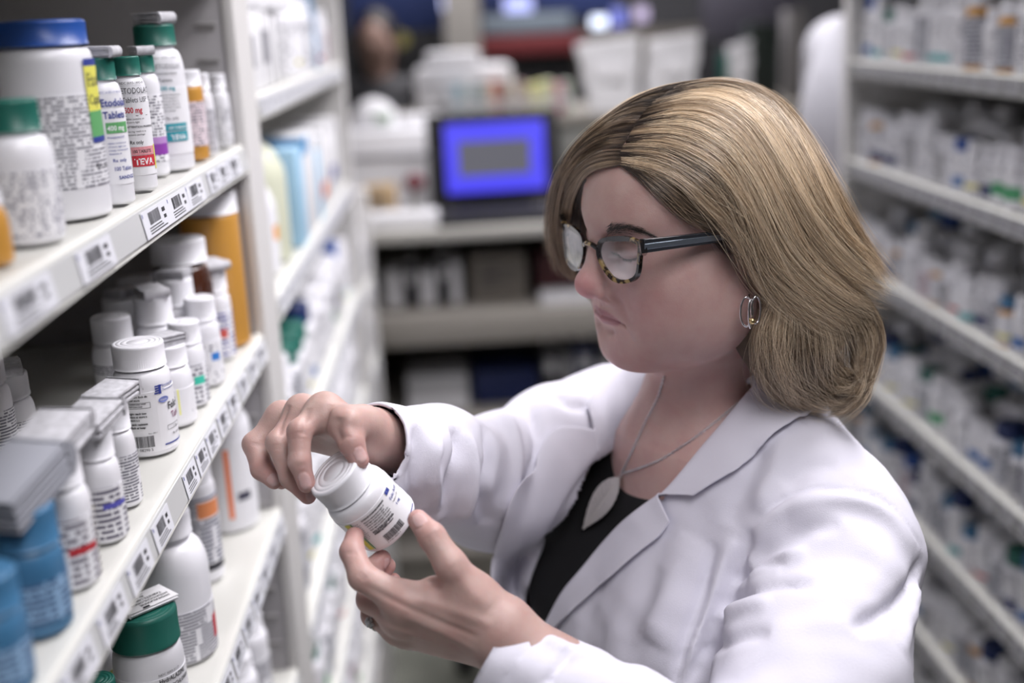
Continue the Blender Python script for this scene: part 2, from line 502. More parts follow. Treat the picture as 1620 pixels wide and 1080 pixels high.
# the bottle in her hands
def held_bottle():
    top = W(527, 745, .925); base = W(616, 830, .958)
    ax = _n(top-base); H = float(np.linalg.norm(top-base))
    e, lab, cap = bottle('pill_bottle', .0270, H, .0238, .0195, C_WHITE, M_PLASTIC, 'small white pill bottle with barcode label, held in both her hands', ribs=True,
                    lab=(.0045, H-.0320, mat('label_white', (.82, .82, .85), rough=.45)), seg=64, zs=H-.030)
    to = _n(EYE-base); xx = _n(to - ax*(to@ax)); yy = np.cross(ax, xx)
    Mx = Matrix(((xx[0], yy[0], ax[0], base[0]), (xx[1], yy[1], ax[1], base[1]), (xx[2], yy[2], ax[2], base[2]), (0, 0, 0, 1)))
    e.matrix_world = Mx
    k = Ink(); r = .0270+.0009
    hh = H-.0365      # label height, x is measured round from the side facing the eye
    k.barcode(-.010, .0020, .019, .0065, M_PRINT, 4)
    k.text('3 41001 08290 6', -.0105, .0002, .0019, M_PRINT)
    k.para(-.0135, hh-.0035, .026, 1, .0019, M_PRINT, 3, bold=.05, words=['USUAL', 'DOSAGE', 'DISPENSE', 'TIGHT'])
    k.para(-.0135, hh-.0062, .026, 7, .0018, M_PRINT, 5, gap=1.2, bold=.03)
    k.para(-.0135, hh-.0195+.0015, .026, 2, .0017, M_PRINT, 8, gap=1.2, bold=.05)
    k.rect(-.0295, .001, -.0245, hh-.001, M_YELP); k.rect(-.0235, .001, -.0225, hh-.001, M_GREENP, 1)
    k.para(-.0222, hh-.004, .007, 10, .0015, M_PRINT, 9)
    k.rect(.0155, hh-.0040, .0215, hh-.0005, M_NAVYP); k.rect(.0165, hh-.0028, .0180, hh-.0016, M_WHP, 1)
    k.text('Folic Acid', .0150, hh-.0095, .0038, M_NAVYP, .01); k.text('Tablets USP', .0150, hh-.0125, .0022, M_PRINT)
    k.text('1 mg', .0160, hh-.0165, .0032, M_NAVYP, .02)
    k.rect(.0130, .0012, .0300, .0020, M_NAVYP)
    k.build('print', cyl_map(r, 0.0, .0045), lab)
    return e
held_bottle()
# ================================================================ LEFT SHELVING
M_SHELF = mat('shelf_enamel', (.66, .66, .62), rough=.42, noise=(6, .04))
M_UPR = mat('upright_enamel', (.60, .59, .58), rough=.5)
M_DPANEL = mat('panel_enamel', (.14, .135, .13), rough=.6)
M_RAIL = mat('ticket_rail', (.62, .63, .63), rough=.3, coat=.3)
M_SLOT = mat('slot_dark', (.02, .02, .02), rough=.9)
M_TICKET = mat('ticket_paper', (.74, .75, .80), rough=.5)
XF = -.246; XB = -.64
ZA, ZB, ZC, ZD, ZE = 1.477, 1.256, 1.035, .814, .593
def prism(name, pts2, y0, y1, m, parent, sx=1, x0=0.0, ang=30):
    """profile (x, z) swept along y"""
    bm = bmesh.new(); a = [bm.verts.new((x0+sx*x, y0, z)) for x, z in pts2]; b = [bm.verts.new((x0+sx*x, y1, z)) for x, z in pts2]
    n = len(pts2)
    for i in range(n): bm.faces.new((a[i], a[(i+1) % n], b[(i+1) % n], b[i]))
    bm.faces.new(a[::-1]); bm.faces.new(b); bmesh.ops.recalc_face_normals(bm, faces=bm.faces)
    return bm_obj(name, bm, m, parent, ang)
def shelf(parent, z, y0, y1, xf, xb, side, rm=None):
    """side +1: the aisle lies towards +x. shelf board with a rounded nose and a sloping ticket rail"""
    s = side
    P = [(xb-xf if False else -abs(xb-xf), -.018), (-abs(xb-xf), -.002), (-.012, -.002), (-.008, 0), (-.001, 0), (.001, -.002), (.0045, -.0275), (.0055, -.0305), (.0025, -.0318), (-.004, -.030), (-.006, -.018)]
    o = prism('shelf', [(x, z+zz) for x, zz in P], y0, y1, M_SHELF, parent, s, xf)
    R_ = [(.0014, -.0035), (.0026, -.0035), (.0064, -.0262), (.0052, -.0268)]
    r = prism('ticket_rail', [(x, z+zz) for x, zz in R_], y0+.002, y1-.002, rm or M_RAIL, o, s, xf)
    return o
def ticket(parent, z, y, w, xf, side, seed, code=True, h=.0205, tm=None):
    """price ticket slid into the rail, printed with a bar code; x runs along -y for the reader"""
    k = Ink(); r = random.Random(seed)
    V, F = [(0, 0), (w, 0), (w, h), (0, h)], [(0, 1, 2, 3)]
    bmv = Ink(); 
    k.rect(.0015, h-.0045, .0035, h-.0015, M_NAVYP, 1)
    if code: k.barcode(w*.22, h*.42, w*.42, h*.46, M_PRINT, seed)
    for i in range(3): k.rect(w*.16, h*(.30-.10*i), w*(.16+r.uniform(.3, .7)), h*(.345-.10*i), M_PRINT, 1)
    k.rect(w*.74, h*.62, w*.86, h*.78, M_PRINT, 1); k.rect(w*.76, h*.36, w*.86, h*.5, M_PRINT, 1)
    x0, x1 = .0030+.0006, .0064+.0008
    def fn(a, b, lift=0.0):
        t = 1-b/h; return (xf+side*(x0+(x1-x0)*t+lift), y-side*(-a) if side < 0 else y+a*1.0, z-.0050-t*(h))
    # on the left side the reader looks along -x: text runs towards +y
    def fm(a, b): return fn(a, b, .0004)
    me = bpy.data.meshes.new('price_ticket'); pts = [fn(a, b, 0) for a, b in V]+[fn(a, b, .0003) for a, b in V]
    me.from_pydata(pts, [], [(0, 1, 2, 3), (4, 7, 6, 5), (0, 4, 5, 1), (1, 5, 6, 2), (2, 6, 7, 3), (3, 7, 4, 0)])
    me.materials.append(tm or M_TICKET)
    for m_ in (M_PRINT, M_NAVYP): me.materials.append(m_)
    # print joined into the ticket: parts stop at this level
    bm = bmesh.new(); bm.from_mesh(me)
    for nm, (v, f) in k.d.items():
        vs = [bm.verts.new(fm(a, b)) for a, b in v]
        for g in f:
            fc = bm.faces.new([vs[i] for i in g]); fc.material_index = 1 if nm == M_PRINT.name else 2
    bm.to_mesh(me); bm.free()
    return obj('price_ticket', me, parent)
def upright(name, x0, x1, y0, y1, z0, z1, parent, slots=True, side=1, m=None):
    o = box_obj(name, x0, x1, y0, y1, z0, z1, m or M_UPR, parent, .003)
    if slots:
        bm = bmesh.new(); yy = y0
        for xc in ([x1-.019, x1-.21] if side > 0 else [x0+.031, x0+.22]):
            z = 1.606-.038*int((1.606-z0-.05)/.038)
            while z < z1-.05:
                # pressed slot: a rolled lip over a dark mouth
                bx(bm, xc-.012, xc+.012, yy-.0040, yy+.0010, z+.0025, z+.0060, .0012)
                bx(bm, xc-.010, xc+.010, yy-.0006, yy+.0010, z-.0035, z+.0025)
                z += .038
        so = bm_obj('slots', bm, mat('slot_grey', (.34, .33, .33), rough=.6), o); so['kind'] = 'stuff'
    return o
unit1 = empty('shelving_unit', (XF, .9, 0), 'cream metal shelving unit nearest the camera, filled with large pill bottles', 'shelving')
unit1o = Vector((XF, .9, 0))
def reloc(root):
    """children were built in world space: make them relative to the root"""
    off = Vector(root.location)
    for ch in root.children:
        if not ch.get('_done'):
            ch.location = Vector(ch.location)-off
sA = shelf(unit1, ZA, .25, 1.388, XF, XB, 1); sB = shelf(unit1, ZB, .25, 1.388, XF, XB, 1)
sC = shelf(unit1, ZC, .25, 1.388, XF, XB, 1); sD = shelf(unit1, ZD, .25, 1.388, XF, XB, 1); sE = shelf(unit1, ZE, .25, 1.388, XF, XB, 1)
shelf(unit1, ZA+.221, .25, 1.388, XF, XB, 1)
shelf(unit1, .372, .25, 1.388, XF, XB, 1); shelf(unit1, .15, .25, 1.388, XF, XB, 1)
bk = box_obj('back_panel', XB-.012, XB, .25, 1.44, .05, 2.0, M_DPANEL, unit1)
upright('side_panel', XB, XF-.008, 1.390, 1.440, .0, 2.0, unit1, m=mat('shaded_side_paint', (.34, .33, .34), rough=.6))  # same enamel as the edge strip, with shade put into the colour
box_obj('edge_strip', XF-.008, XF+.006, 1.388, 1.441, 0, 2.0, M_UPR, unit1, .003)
upright('side_panel', XB, XF+.004, .20, .25, .0, 2.0, unit1, False)
box_obj('plinth', XB, XF-.02, .25, 1.39, .0, .13, M_UPR, unit1)
# tickets on the three rails (seen along the edges)
def tpos(px, py, z): p = onplane(px, py, 0, XF+.004); return p[1]
for i, (a, b, sh, z) in enumerate([(222, 262, sA, ZA), (262, 293, sA, ZA), (292, 318, sA, ZA), (327, 342, sA, ZA), (343, 358, sA, ZA), (359, 377, sA, ZA), (118, 172, sA, ZA), (-5, 76, sA, ZA)]):
    def yy(px): 
        py = 445+(229-445)*(px/383)+18; return onplane(px, py, 0, XF+.004)[1]
    y0, y1 = yy(a), yy(b); ticket(sh, z, y0, max(.018, y1-y0), XF, 1, 11+i)
for i, (y0, w) in enumerate([(.62, .055), (.69, .055), (.76, .055), (.83, .05), (.935, .045), (.985, .040), (1.03, .045), (1.085, .045), (1.14, .045), (1.20, .045), (1.26, .045), (1.32, .05)]):
    ticket(sB, ZB, y0, w, XF, 1, 31+i)
for i in range(10): ticket(sC, ZC, .80+i*.058, .050, XF, 1, 51+i)
reloc(unit1)

# ---- second and third unit further along the aisle
def far_unit(y0, y1, zs, label, top, xf=XF):
    u = empty('shelving_unit', (xf, y0, 0), label, 'shelving')
    for z in zs:
        s = shelf(u, z, y0+.012, y1-.052, xf, XB, 1)
        for i in range(int((y1-y0-.1)/.06)): ticket(s, z, y0+.03+i*.06, .050, xf, 1, int(z*1000)+i, h=.020)
    if top > 1.5: shelf(u, 1.778, y0+.012, y1-.052, xf, XB, 1)
    box_obj('back_panel', XB-.012, XB, y0, y1, .05, top, M_UPR, u)
    upright('side_panel', XB, xf+.004, y1-.050, y1, 0, top, u, False); upright('side_panel', XB, xf+.004, y0-.048, y0+.010, 0, top, u, False)
    box_obj('plinth', XB, xf-.02, y0, y1, 0, .13, M_UPR, u)
    reloc(u); return u
Z2 = [1.525, 1.272, 1.03, .80, .57, .34]
far_unit(1.492, 2.72, Z2, 'cream metal shelving unit behind the near one, with out-of-focus white jugs', 2.0)
Z3 = [.98, .78, .58, .36]
far_unit(2.775, 3.10, Z3, 'low end shelving unit beside the back counter', 1.20)

# ---------------------------------------------------------------- bottles on the left shelves
def place(px, py, z, r):
    """a round base of radius r whose nearest point shows at pixel (px, py) on the shelf at height z"""
    p = onplane(px, py, 2, z); d = _n((p[0]-EYE[0], p[1]-EYE[1], 0)); c = p+d*r
    c[0] = min(c[0], XF-r-.006); c[1] = min(c[1], 1.383-r)
    return c
def height(c, r, py, px=None):
    """height at which the near rim of the top shows at row py"""
    lo, hi = .02, .4
    d = _n((c[0], c[1], 0))
    for _ in range(40):
        m = (lo+hi)/2; y = PIX((c[0], c[1], c[2]+m))[1]
        if y > py: lo = m
        else: hi = m
    return lo
def wpx(c, w): return w*PIX(c+np.array((0, 0, .04)))[2]/FPX/2
def face(c, extra=0.0):
    """rotation that turns local +x to the eye"""
    return math.atan2(EYE[1]-c[1], EYE[0]-c[0])+extra
LM = lambda n, **k: label_mat(n, **k)
M_LEAF = mat('leaflet_paper', (.50, .50, .53), rough=.8, noise=(160, .22))
L_GREY = LM('label_smallprint', dens=.62, line=.0024)
L_BLUEH = LM('label_blue_head', dens=.5, bands=[(.046, .052, (.03, .06, .35))], line=.003)
L_YEL = LM('label_yellow', dens=.6, bands=[(.0, .055, (.70, .72, .15), .012, .026), (.008, .022, (.10, .45, .06), .012, .026)], line=.0028)
L_PLAIN = LM('label_plain', dens=.0)
L_PINK = LM('label_rose', base=(.72, .62, .66), dens=.5, line=.003, bands=[(.050, .056, (.15, .10, .45))])
L_ORG = LM('label_orange_stripe', dens=.25, line=.004, bands=[(.0, .085, (.85, .20, .05), .100, .108)])
L_NAVY = LM('label_navy', dens=.7, line=.005, ink=(.03, .04, .10), bands=[(.060, .078, (.70, .25, .10), -.05, .08), (.0, .008, (.02, .02, .03))])
L_RED = LM('label_red_block', dens=.66, line=.0026, bands=[(.004, .018, (.55, .03, .05), .170, .180)])
L_BLUEB = LM('label_blue_body', base=(.26, .42, .62), dens=.6, line=.004, ink=(.05, .10, .2))
def mk(px, py, z, wid, top, cap, body, label, lab=None, capf=.16, crf=.82, rz=0.0, name='pill_bottle', ribs=True, shoulder=.016, taper=1.0, r=None, H=None, capw=None, group=None):
    c0 = onplane(px, py, 2, z); rr = r or wpx(c0, wid); c = place(px, py, z, rr); h = H or height(c, rr, top)
    zs = h*(1-capf)-shoulder
    e, l, cp = bottle(name, rr, h, rr*crf, h*capf, cap, body, label, loc=tuple(c), rz=face(c, rz), zs=zs, lab=lab(h, zs) if lab else None, ribs=ribs, taper=taper, group=group)
    e['_h'] = h; e['_r'] = rr
    return e, l, c, rr, h
LB = lambda m, a=.12, b=.93: (lambda h, zs: (h*a*.5, zs*b, m))
# ---- top shelf of the near unit
mk(52, 390, ZA, 108, 158, C_GREEN, M_PLASTIC, 'white pill bottle with faded teal cap at the near end of the upper shelf', LB(LM('label_vert', dens=.5, line=.0038, ink=(.22, .22, .28))), capf=.22, crf=.74, shoulder=.02)
e, l, c, r, h = mk(103, 352, ZA, 156, 34, C_BLUE, M_PLASTIC, 'large white jar with wide blue lid and lime green label panel', (lambda h, zs: (h*.16, zs*.80, LM('label_bigjar', dens=.56, line=.0027, ink=(.16, .16, .20)))), capf=.125, crf=.96, shoulder=.012)
k = Ink(); hh = h*.8
k.rect(.030, .052, .058, .083, M_YELP); k.rect(.030, .034, .058, .052, M_GREENP); k.rect(.030, .030, .058, .034, M_NAVYP); k.rect(.030, .083, .058, .088, M_NAVYP)
k.text('Etodolac', .0315, .0690, .0135, M_PRINT, .02, .75); k.text('Capsules', .0315, .0565, .0100, M_PRINT, .02, .75)
k.text('Rx only', .030, .012, .006, M_PRINT); k.build('print', cyl_map(r+.0010, 0.0, h*.16), l)
e, l, c, r, h = mk(191, 325, ZA, 56, 92, C_GREEN, M_PLASTIC, 'slim white bottle with green cap reading Etodolac Tablets 400 mg', (lambda h, zs: (h*.14, zs*.92, L_PLAIN)), capf=.15, crf=.80)
k = Ink()
k.text('NDC 0185-0140-01', -.004, .068, .0024, M_NAVYP); k.text('Etodolac', -.003, .0585, .0078, M_NAVYP, .02, .85); k.text('Tablets', -.002, .0495, .0074, M_NAVYP, .02, .85)
k.rect(-.001, .0385, .018, .0465, M_GREENP); k.text('400 mg', .000, .0405, .0052, M_WHP, .02, .9)
k.text('PHARMACIST', -.001, .0345, .0024, M_NAVYP); k.para(-.001, .0305, .018, 4, .0021, M_NAVYP, 2); k.text('Rx only', .001, .0170, .0036, M_NAVYP, .01); k.text('100 Tablets', .001, .0105, .0042, M_NAVYP, .01, .85); k.text('SANDOZ', .004, .0040, .0036, M_NAVYP, .02)
k.build('print', cyl_map(r+.0008, -.05, h*.14), l)
lf = leaflet(e, 0.0228, 0.0198, .0085, h, (0, .03, 1.2), M_LEAF, 6)
e, l, c, r, h = mk(226, 303, ZA, 50, 90, C_GREEN, M_PLASTIC, 'slim white bottle with green cap and red label band reading Etodolac Tablets 500 mg', (lambda h, zs: (h*.12, zs*.94, L_PLAIN)), capf=.14, crf=.80)
k = Ink(); x0 = -.007
k.text('NDC 0093-1893-01', x0, .0735, .0026, M_PRINT, .01); k.text('ETODOLAC', x0+.0005, .0660, .0066, M_PRINT, .0, .72); k.text('Tablets USP', x0+.001, .0590, .0058, M_PRINT, .0, .75)
k.text('500 mg', x0+.0015, .0505, .0064, M_REDP, .02, .78); k.rect(x0+.002, .0480, x0+.021, .0484, M_PRINT, 2)
k.para(x0+.002, .0450, .018, 2, .0021, M_PRINT, 2); k.text('ATTENTION PHARMACIST:', x0+.002, .0385, .0023, M_PRINT, .02); k.para(x0+.002, .0350, .018, 2, .0021, M_PRINT, 7)
k.text('Rx only', x0+.003, .0255, .0042, M_PRINT, .01, .85); k.rect(x0+.003, .0165, x0+.024, .0230, mat('rose_print', (.70, .30, .33), rough=.6)); k.text('100 TABLETS', x0+.004, .0182, .0036, M_PRINT, .02, .8)
k.rect(x0+.003, .0070, x0+.024, .0160, M_REDP); k.text('TEVA', x0+.005, .0086, .0072, M_WHP, .03, .95)
k.rect(x0+.0245, .004, x0+.027, .024, M_YELP)
k.build('print', cyl_map(r+.0008, -.10, h*.12), l)
e, l, c, r, h = mk(247, 280, ZA, 46, 88, C_GREEN, M_PLASTIC, 'slim white bottle with purple label band behind the Etodolac bottles', (lambda h, zs: (h*.12, zs*.94, LM('label_purple', dens=.5, bands=[(.006, .016, (.25, .05, .36), -.0, .2), (.016, .022, (.45, .25, .55), 0, .2)]))), capf=.14, crf=.80)
leaflet(e, 0.0182, 0.0167, .008, h, (0, .0, .4), M_LEAF, 6)
e, l, c, r, h = mk(180, 300, ZA, 42, 92, C_NAVY, M_PLASTIC, 'narrow bottle with dark blue cap tucked beside the large blue-lidded jar', None, capf=.16, crf=.92, r=.018)
e, l, c, r, h = mk(270, 272, ZA, 80, 40, C_GREEN, M_PLASTIC, 'tall white bottle with green cap and teal label band', (lambda h, zs: (h*.115, zs*.86, L_PLAIN)), capf=.14, crf=.80, shoulder=.026)
k = Ink(); x0 = -.004
k.text('NDC 0093-1118-01', x0, .0870, .0028, M_PRINT); k.text('ETODOLAC', x0+.001, .0785, .0060, M_PRINT, 0, .8); k.text('Extended-release', x0+.001, .0730, .0036, M_PRINT, 0, .8); k.text('Tablets', x0+.002, .0665, .0045, M_PRINT); k.text('500 mg', x0+.002, .0590, .0050, M_TEALP, .02)
k.para(x0+.002, .0540, .022, 6, .0023, M_PRINT, 5); k.text('Rx only', x0+.005, .0320, .0040, M_PRINT); k.rect(x0-.004, .0220, x0+.026, .0285, M_TEALP); k.text('100 TABLETS', x0+.006, .0235, .0034, M_WHP, .01)
k.rect(x0-.004, .0120, x0+.026, .0210, M_TEALP); k.text('TEVA', x0+.008, .0136, .0064, M_WHP, .03)
for i in range(2): k.para(-.019-.006*i, .080, .004, 1, .002, M_PRINT, 3)
for i in range(7): k.text('usual dosage see insert', -.024+i*.0026 if i < 4 else -.020, .030, .0022, M_PRINT, 0, 1, math.pi/2) if i < 3 else None
k.build('print', cyl_map(r+.0010, .02, h*.115), l)
leaflet(e, 0.0289, 0.0228, .011, h, (0, 0, .9), M_LEAF, 7)
e, l, c, r, h = mk(309, 255, ZA, 48, 112, C_WHITE, M_AMBER, 'small amber vial with white cap and pale rose label on the upper shelf', (lambda h, zs: (h*.16, zs*.86, L_PINK)), capf=.17, crf=.95, shoulder=.006, name='pill_vial')
mk(338, 247, ZA, 30, 117, C_WHITE, M_PLASTIC, 'narrow white bottle beside the amber vial on the upper shelf', LB(L_GREY), capf=.2)
mk(362, 232, ZA, 34, 118, C_WHITE, M_PLASTIC, 'white bottle with lilac printing next to the upright on the upper shelf', LB(L_BLUEH), capf=.2)
mk(-12, 425, ZA, 40, 300, C_WHITE, M_AMBER, 'amber vial at the left picture edge on the upper shelf', None, capf=.2, r=.013, name='pill_vial')
# ---- middle shelf
e, l, c, r, h = mk(241, 724, ZB, 91, 541, C_WHITE, M_PLASTIC, 'white pill bottle with ribbed cap, barcode and Folic label on the middle shelf', (lambda h, zs: (h*.045, zs*.93, L_PLAIN)), capf=.215, crf=.91, shoulder=.014, rz=.38)
k = Ink(); H_ = h*.66
k.barcode(-.024, .0050, .018, .0100, M_PRINT, 21); k.text('41 08290 5', -.0235, .0016, .0035, M_PRINT)
k.para(-.024, .0560, .018, 2, .0023, M_PRINT, 21, bold=.035); k.para(-.024, .0490, .018, 2, .0023, M_PRINT, 22, bold=.035); k.frame(-.0242, .0395, -.0055, .0445, .0003, M_PRINT); k.para(-.0235, .0430, .017, 2, .0017, M_PRINT, 23, bold=.03)
k.para(-.024, .0345, .018, 3, .0023, M_PRINT, 24, bold=.045); k.para(-.024, .0250, .018, 2, .0024, M_PRINT, 25, bold=.045); k.text('Rev. 08/11', -.010, .0165, .0018, M_PRINT)
for i in range(4): k.rect(-.001+(.0008 if i else 0), .0500+i*.0020, .0035+.0010*i, .0512+i*.0020, M_NAVYP, 1)
k.rect(.0030, .0495, .0055, .0575, M_NAVYP, 1)
k.text('Breckenridge', .0065, .0550, .0034, M_NAVYP, .01, .85); k.text('Pharmaceutical', .0065, .0515, .0030, M_NAVYP, .0, .85)
V = [(.0070+.0052*math.cos(a), .0440+.0026*math.sin(a)) for a in np.linspace(0, 2*math.pi, 24, endpoint=False)]; k.add(V, [tuple(range(24))], mat('oval_blue', (.18, .22, .50), rough=.6)); k.text('Vitamin', .0035, .0432, .0022, M_WHP)
k.text('Folic Acid', .0105, .0340, .0090, M_PRINT, .02, .8); k.text('Tablets', .0135, .0255, .0080, mat('plum_print', (.22, .06, .14), rough=.6), .01, .8)
k.frame(.0075, .0165, .024, .0205, .0003, M_PRINT); k.text('1 mg', .0145, .0172, .0030, M_PRINT); k.text('Rx Only', .0130, .0110, .0030, M_PRINT); k.rect(.0030, .0040, .030, .0052, M_NAVYP)
k.build('print', cyl_map(r+.0010, 0.0, h*.045), l)
e, l, c, r, h = mk(280, 678, ZB, 68, 545, C_WHITE, M_PLASTIC, 'white bottle with folded leaflet on its cap and a yellow side stripe', (lambda h, zs: (h*.05, zs*.9, LM('label_yellowline', dens=.3, line=.004, bands=[(.008, .050, (.85, .85, .20), .004, .0055)]))), capf=.25, crf=.88)
leaflet(e, 0.0274, 0.0213, .010, h, (0, .05, 2.2), M_LEAF, 6)
e, l, c, r, h = mk(306, 646, ZB, 56, 508, C_WHITE, M_PLASTIC, 'white bottle with green square on its label on the middle shelf', (lambda h, zs: (h*.05, zs*.9, LM('label_greensq', dens=.6, line=.0045, bands=[(.018, .026, (.05, .55, .40), .004, .016)]))), capf=.25, crf=.9)
mk(331, 613, ZB, 54, 470, C_WHITE, M_PLASTIC, 'white bottle with a blue square on its label on the middle shelf', (lambda h, zs: (h*.05, zs*.9, LM('label_bluesq', dens=.4, line=.004, bands=[(.022, .030, (.03, .20, .60), .006, .016)]))), capf=.25, crf=.9)
e, l, c, r, h = mk(349, 572, ZB, 52, 425, C_WHITE, M_PLASTIC, 'white bottle with red and blue printing below the brown jar', (lambda h, zs: (h*.05, zs*.9, LM('label_redblue', dens=.6, line=.005, ink=(.05, .06, .3), bands=[(.02, .03, (.6, .1, .08), -.01, .012)]))), capf=.25, crf=.9)
leaflet(e, 0.0350, 0.0274, .009, h, (0, .03, .5), M_LEAF, 5)
mk(306, 594, ZB, 100, 378, C_WHITE, M_BROWN, 'wide brown glass jar with white lid on the middle shelf', None, capf=.17, crf=.92, shoulder=.03, name='brown_jar', r=.031)
mk(379, 533, ZB, 82, 305, C_WHITE, M_AMBER, 'tall amber pharmacy vial with white cap against the upright', None, capf=.13, crf=1.0, shoulder=.006, name='pill_vial', r=.033)
for i, (px, py, w, t, lft, txt) in enumerate([(262, 640, 66, 468, 1, 'with a printed leaflet on its cap, in the second row'), (196, 660, 70, 500, 0, 'low-capped, directly behind the Folic bottle'), (212, 600, 74, 470, 1, 'with a leaflet on its cap, farther left in the second row'), (236, 570, 80, 440, 0, 'broad-capped, third row of the middle shelf'), (296, 606, 62, 440, 1, 'with thick folded leaflet below the brown jar lid'),
                                       (10, 790, 66, 545, 0, 'in the dark at the left picture edge, second row'), (35, 745, 70, 590, 1, 'in the shade behind the near leaflets, second row')]):
    e, l, c, r, h = mk(px, py, ZB, w, t, C_WHITE, M_PLASTIC, 'white bottle '+txt, LB(L_GREY), capf=.25, crf=.9)
    if lft: leaflet(e, 0.0304, 0.0243, .009, h, (0, .04, .3+i), M_LEAF, 5)
bxm = empty('carton', (-.52, 1.16, ZB), 'dark-shaded white carton standing in the depth of the middle shelf', 'carton', None, .2)
bm = bmesh.new(); bx(bm, -.045, .045, -.04, .04, 0, .135, .001); bm_obj('box', bm, M_PAPER, bxm, 30)
bm = bmesh.new(); bx(bm, -.0455, .0455, -.0405, .0405, .10, .118); bm_obj('printed_band', bm, M_NAVYP, bxm, 30)
# near bottles with big folded inserts
e, l, c, r, h = mk(200, 806, ZB, 56, 640, C_WHITE, M_PLASTIC, 'small white bottle just nearer than the Folic bottle, thick leaflet on top', LB(L_GREY), capf=.24, crf=.88)
leaflet(e, 0.0380, 0.0274, .013, h, (.05, -.05, 2.6), M_LEAF, 3, loc=(-.004, 0))
e, l, c, r, h = mk(178, 862, ZB, 70, 680, C_WHITE, M_PLASTIC, 'white bottle with blue word on its label and two-fold leaflet on its cap', (lambda h, zs: (h*.05, zs*.92, LM('label_rows', dens=.6, line=.0042, ink=(.10, .09, .14), bands=[(.022, .026, (.10, .10, .45), -.01, .02)]))), capf=.24, crf=.86)
leaflet(e, 0.0441, 0.0319, .014, h, (.03, -.08, 2.7), M_LEAF, 3, loc=(-.003, 0))
e, l, c, r, h = mk(128, 937, ZB, 92, 715, C_WHITE, M_PLASTIC, 'white bottle with red word on its label and broad crumpled leaflet on top', (lambda h, zs: (h*.05, zs*.92, LM('label_redword', dens=.6, line=.0048, ink=(.12, .10, .14), bands=[(.020, .025, (.50, .03, .04), .0, .022), (.0, .05, (.65, .62, .10), .028, .030)]))), capf=.24, crf=.86)
leaflet(e, 0.0547, 0.0350, .018, h, (.06, -.06, 2.75), M_LEAF, 4, loc=(-.004, 0))
e, l, c, r, h = mk(88, 1012, ZB, 108, 800, C_SKY, C_SKY, 'blue plastic bottle with ribbed fanned leaflet strapped on its cap', (lambda h, zs: (h*.12, zs*.9, L_BLUEB)), capf=.30, crf=.95)
leaflet(e, 0.0593, 0.0380, .024, h, (.05, -.25, 2.5), mat('leaflet_pages', (.30, .31, .35), rough=.8), 9, loc=(-.006, 0))
mk(12, 1112, ZB, 118, 905, C_SKY, C_SKY, 'blue plastic bottle nearest the camera at the lower left', (lambda h, zs: (h*.12, zs*.9, L_BLUEB)), capf=.30, crf=.95)
# ---- lower shelf
e, l, c, r, h = mk(378, 817, ZC, 92, 606, C_WHITE, M_PLASTIC, 'big white jug with vertical orange stripe on the lower shelf', (lambda h, zs: (h*.10, zs*.94, LM('label_orange_stripe2', dens=.15, line=.005, bands=[(.0, .085, (.85, .20, .05), .0, .006), (.052, .064, (.75, .75, .1), -.034, -.024), (.02, .03, (.05, .05, .08), .012, .03)], wrap=False))), capf=.16, crf=.72, shoulder=.03, name='pill_jug')
e, l, c, r, h = mk(326, 925, ZC, 64, 722, C_WHITE, M_PLASTIC, 'white bottle with bold navy text and orange band on the lower shelf', (lambda h, zs: (h*.10, zs*.94, L_NAVY)), capf=.17, crf=.9, shoulder=.012)
e, l, c, r, h = mk(292, 1056, ZC, 116, 808, C_WHITE, M_PLASTIC, 'large plain white bottle with small-print label and red corner on lower shelf', (lambda h, zs: (h*.02, zs*.62, LM('label_fine', dens=.66, line=.0032, bands=[(.012, .035, (.50, .03, .05), .038, .060)]))), capf=.16, crf=.68, shoulder=.035, name='pill_jug', ribs=False)
e, l, c, r, h = mk(250, 1150, ZC, 112, 962, C_GREEN, M_PLASTIC, 'white bottle with dark green cap and folded Hydralazine leaflet card on it', (lambda h, zs: (h*.05, zs*.9, L_PLAIN)), capf=.30, crf=.98, shoulder=.020, ribs=False)
k = Ink(); k.text('NDC 0093-5117', .006, h*.42, .0030, M_PRINT); k.text('HydrALAZINE', .006, h*.35, .0058, M_PRINT, .02, .8); k.text('HYDROCHLORIDE', .006, h*.28, .0050, M_PRINT, .02, .8); k.text('Tablets USP', .006, h*.21, .0042, M_PRINT); k.para(-.022, h*.30, .020, 5, .0022, M_PRINT, 6)
k.build('print', cyl_map(r+.0010, 0, h*.05), l)
rc_ = math.radians(-62); card = leaflet(e, .046, .031, .0045, h+.001, (0, 0, rc_), M_PAPER, 3, loc=(-.004, .004))
k = Ink(); k.text('HYDRALAZINE', -.018, .0075, .0042, M_PRINT, .02); k.text('HYDROCHLORIDE', -.019, .0025, .0042, M_PRINT, .02); k.text('TABLETS USP', -.016, -.0025, .0042, M_PRINT, .02); k.text('Rx only', -.002, -.0075, .0036, M_PRINT, .02); k.para(-.004, -.0105, .018, 2, .0016, M_PRINT, 3); k.rect(.004, .0125, .010, .0150, M_PRINT, 1)
k.build('print', lambda x, y: (x, y, .0049), card)
mk(160, 1130, ZC, 70, 1000, C_WHITE, M_PLASTIC, 'small bottle with yellow label in the shade left of the green cap', (lambda h, zs: (.004, zs*.9, LM('label_dullyellow', base=(.55, .52, .12), dens=.6, line=.004))), capf=.2)
mk(176, 1230, ZC, 70, 1075, C_GREEN, M_PLASTIC, 'teal-capped bottle cut by the lower picture edge below the green cap', None, capf=.25)
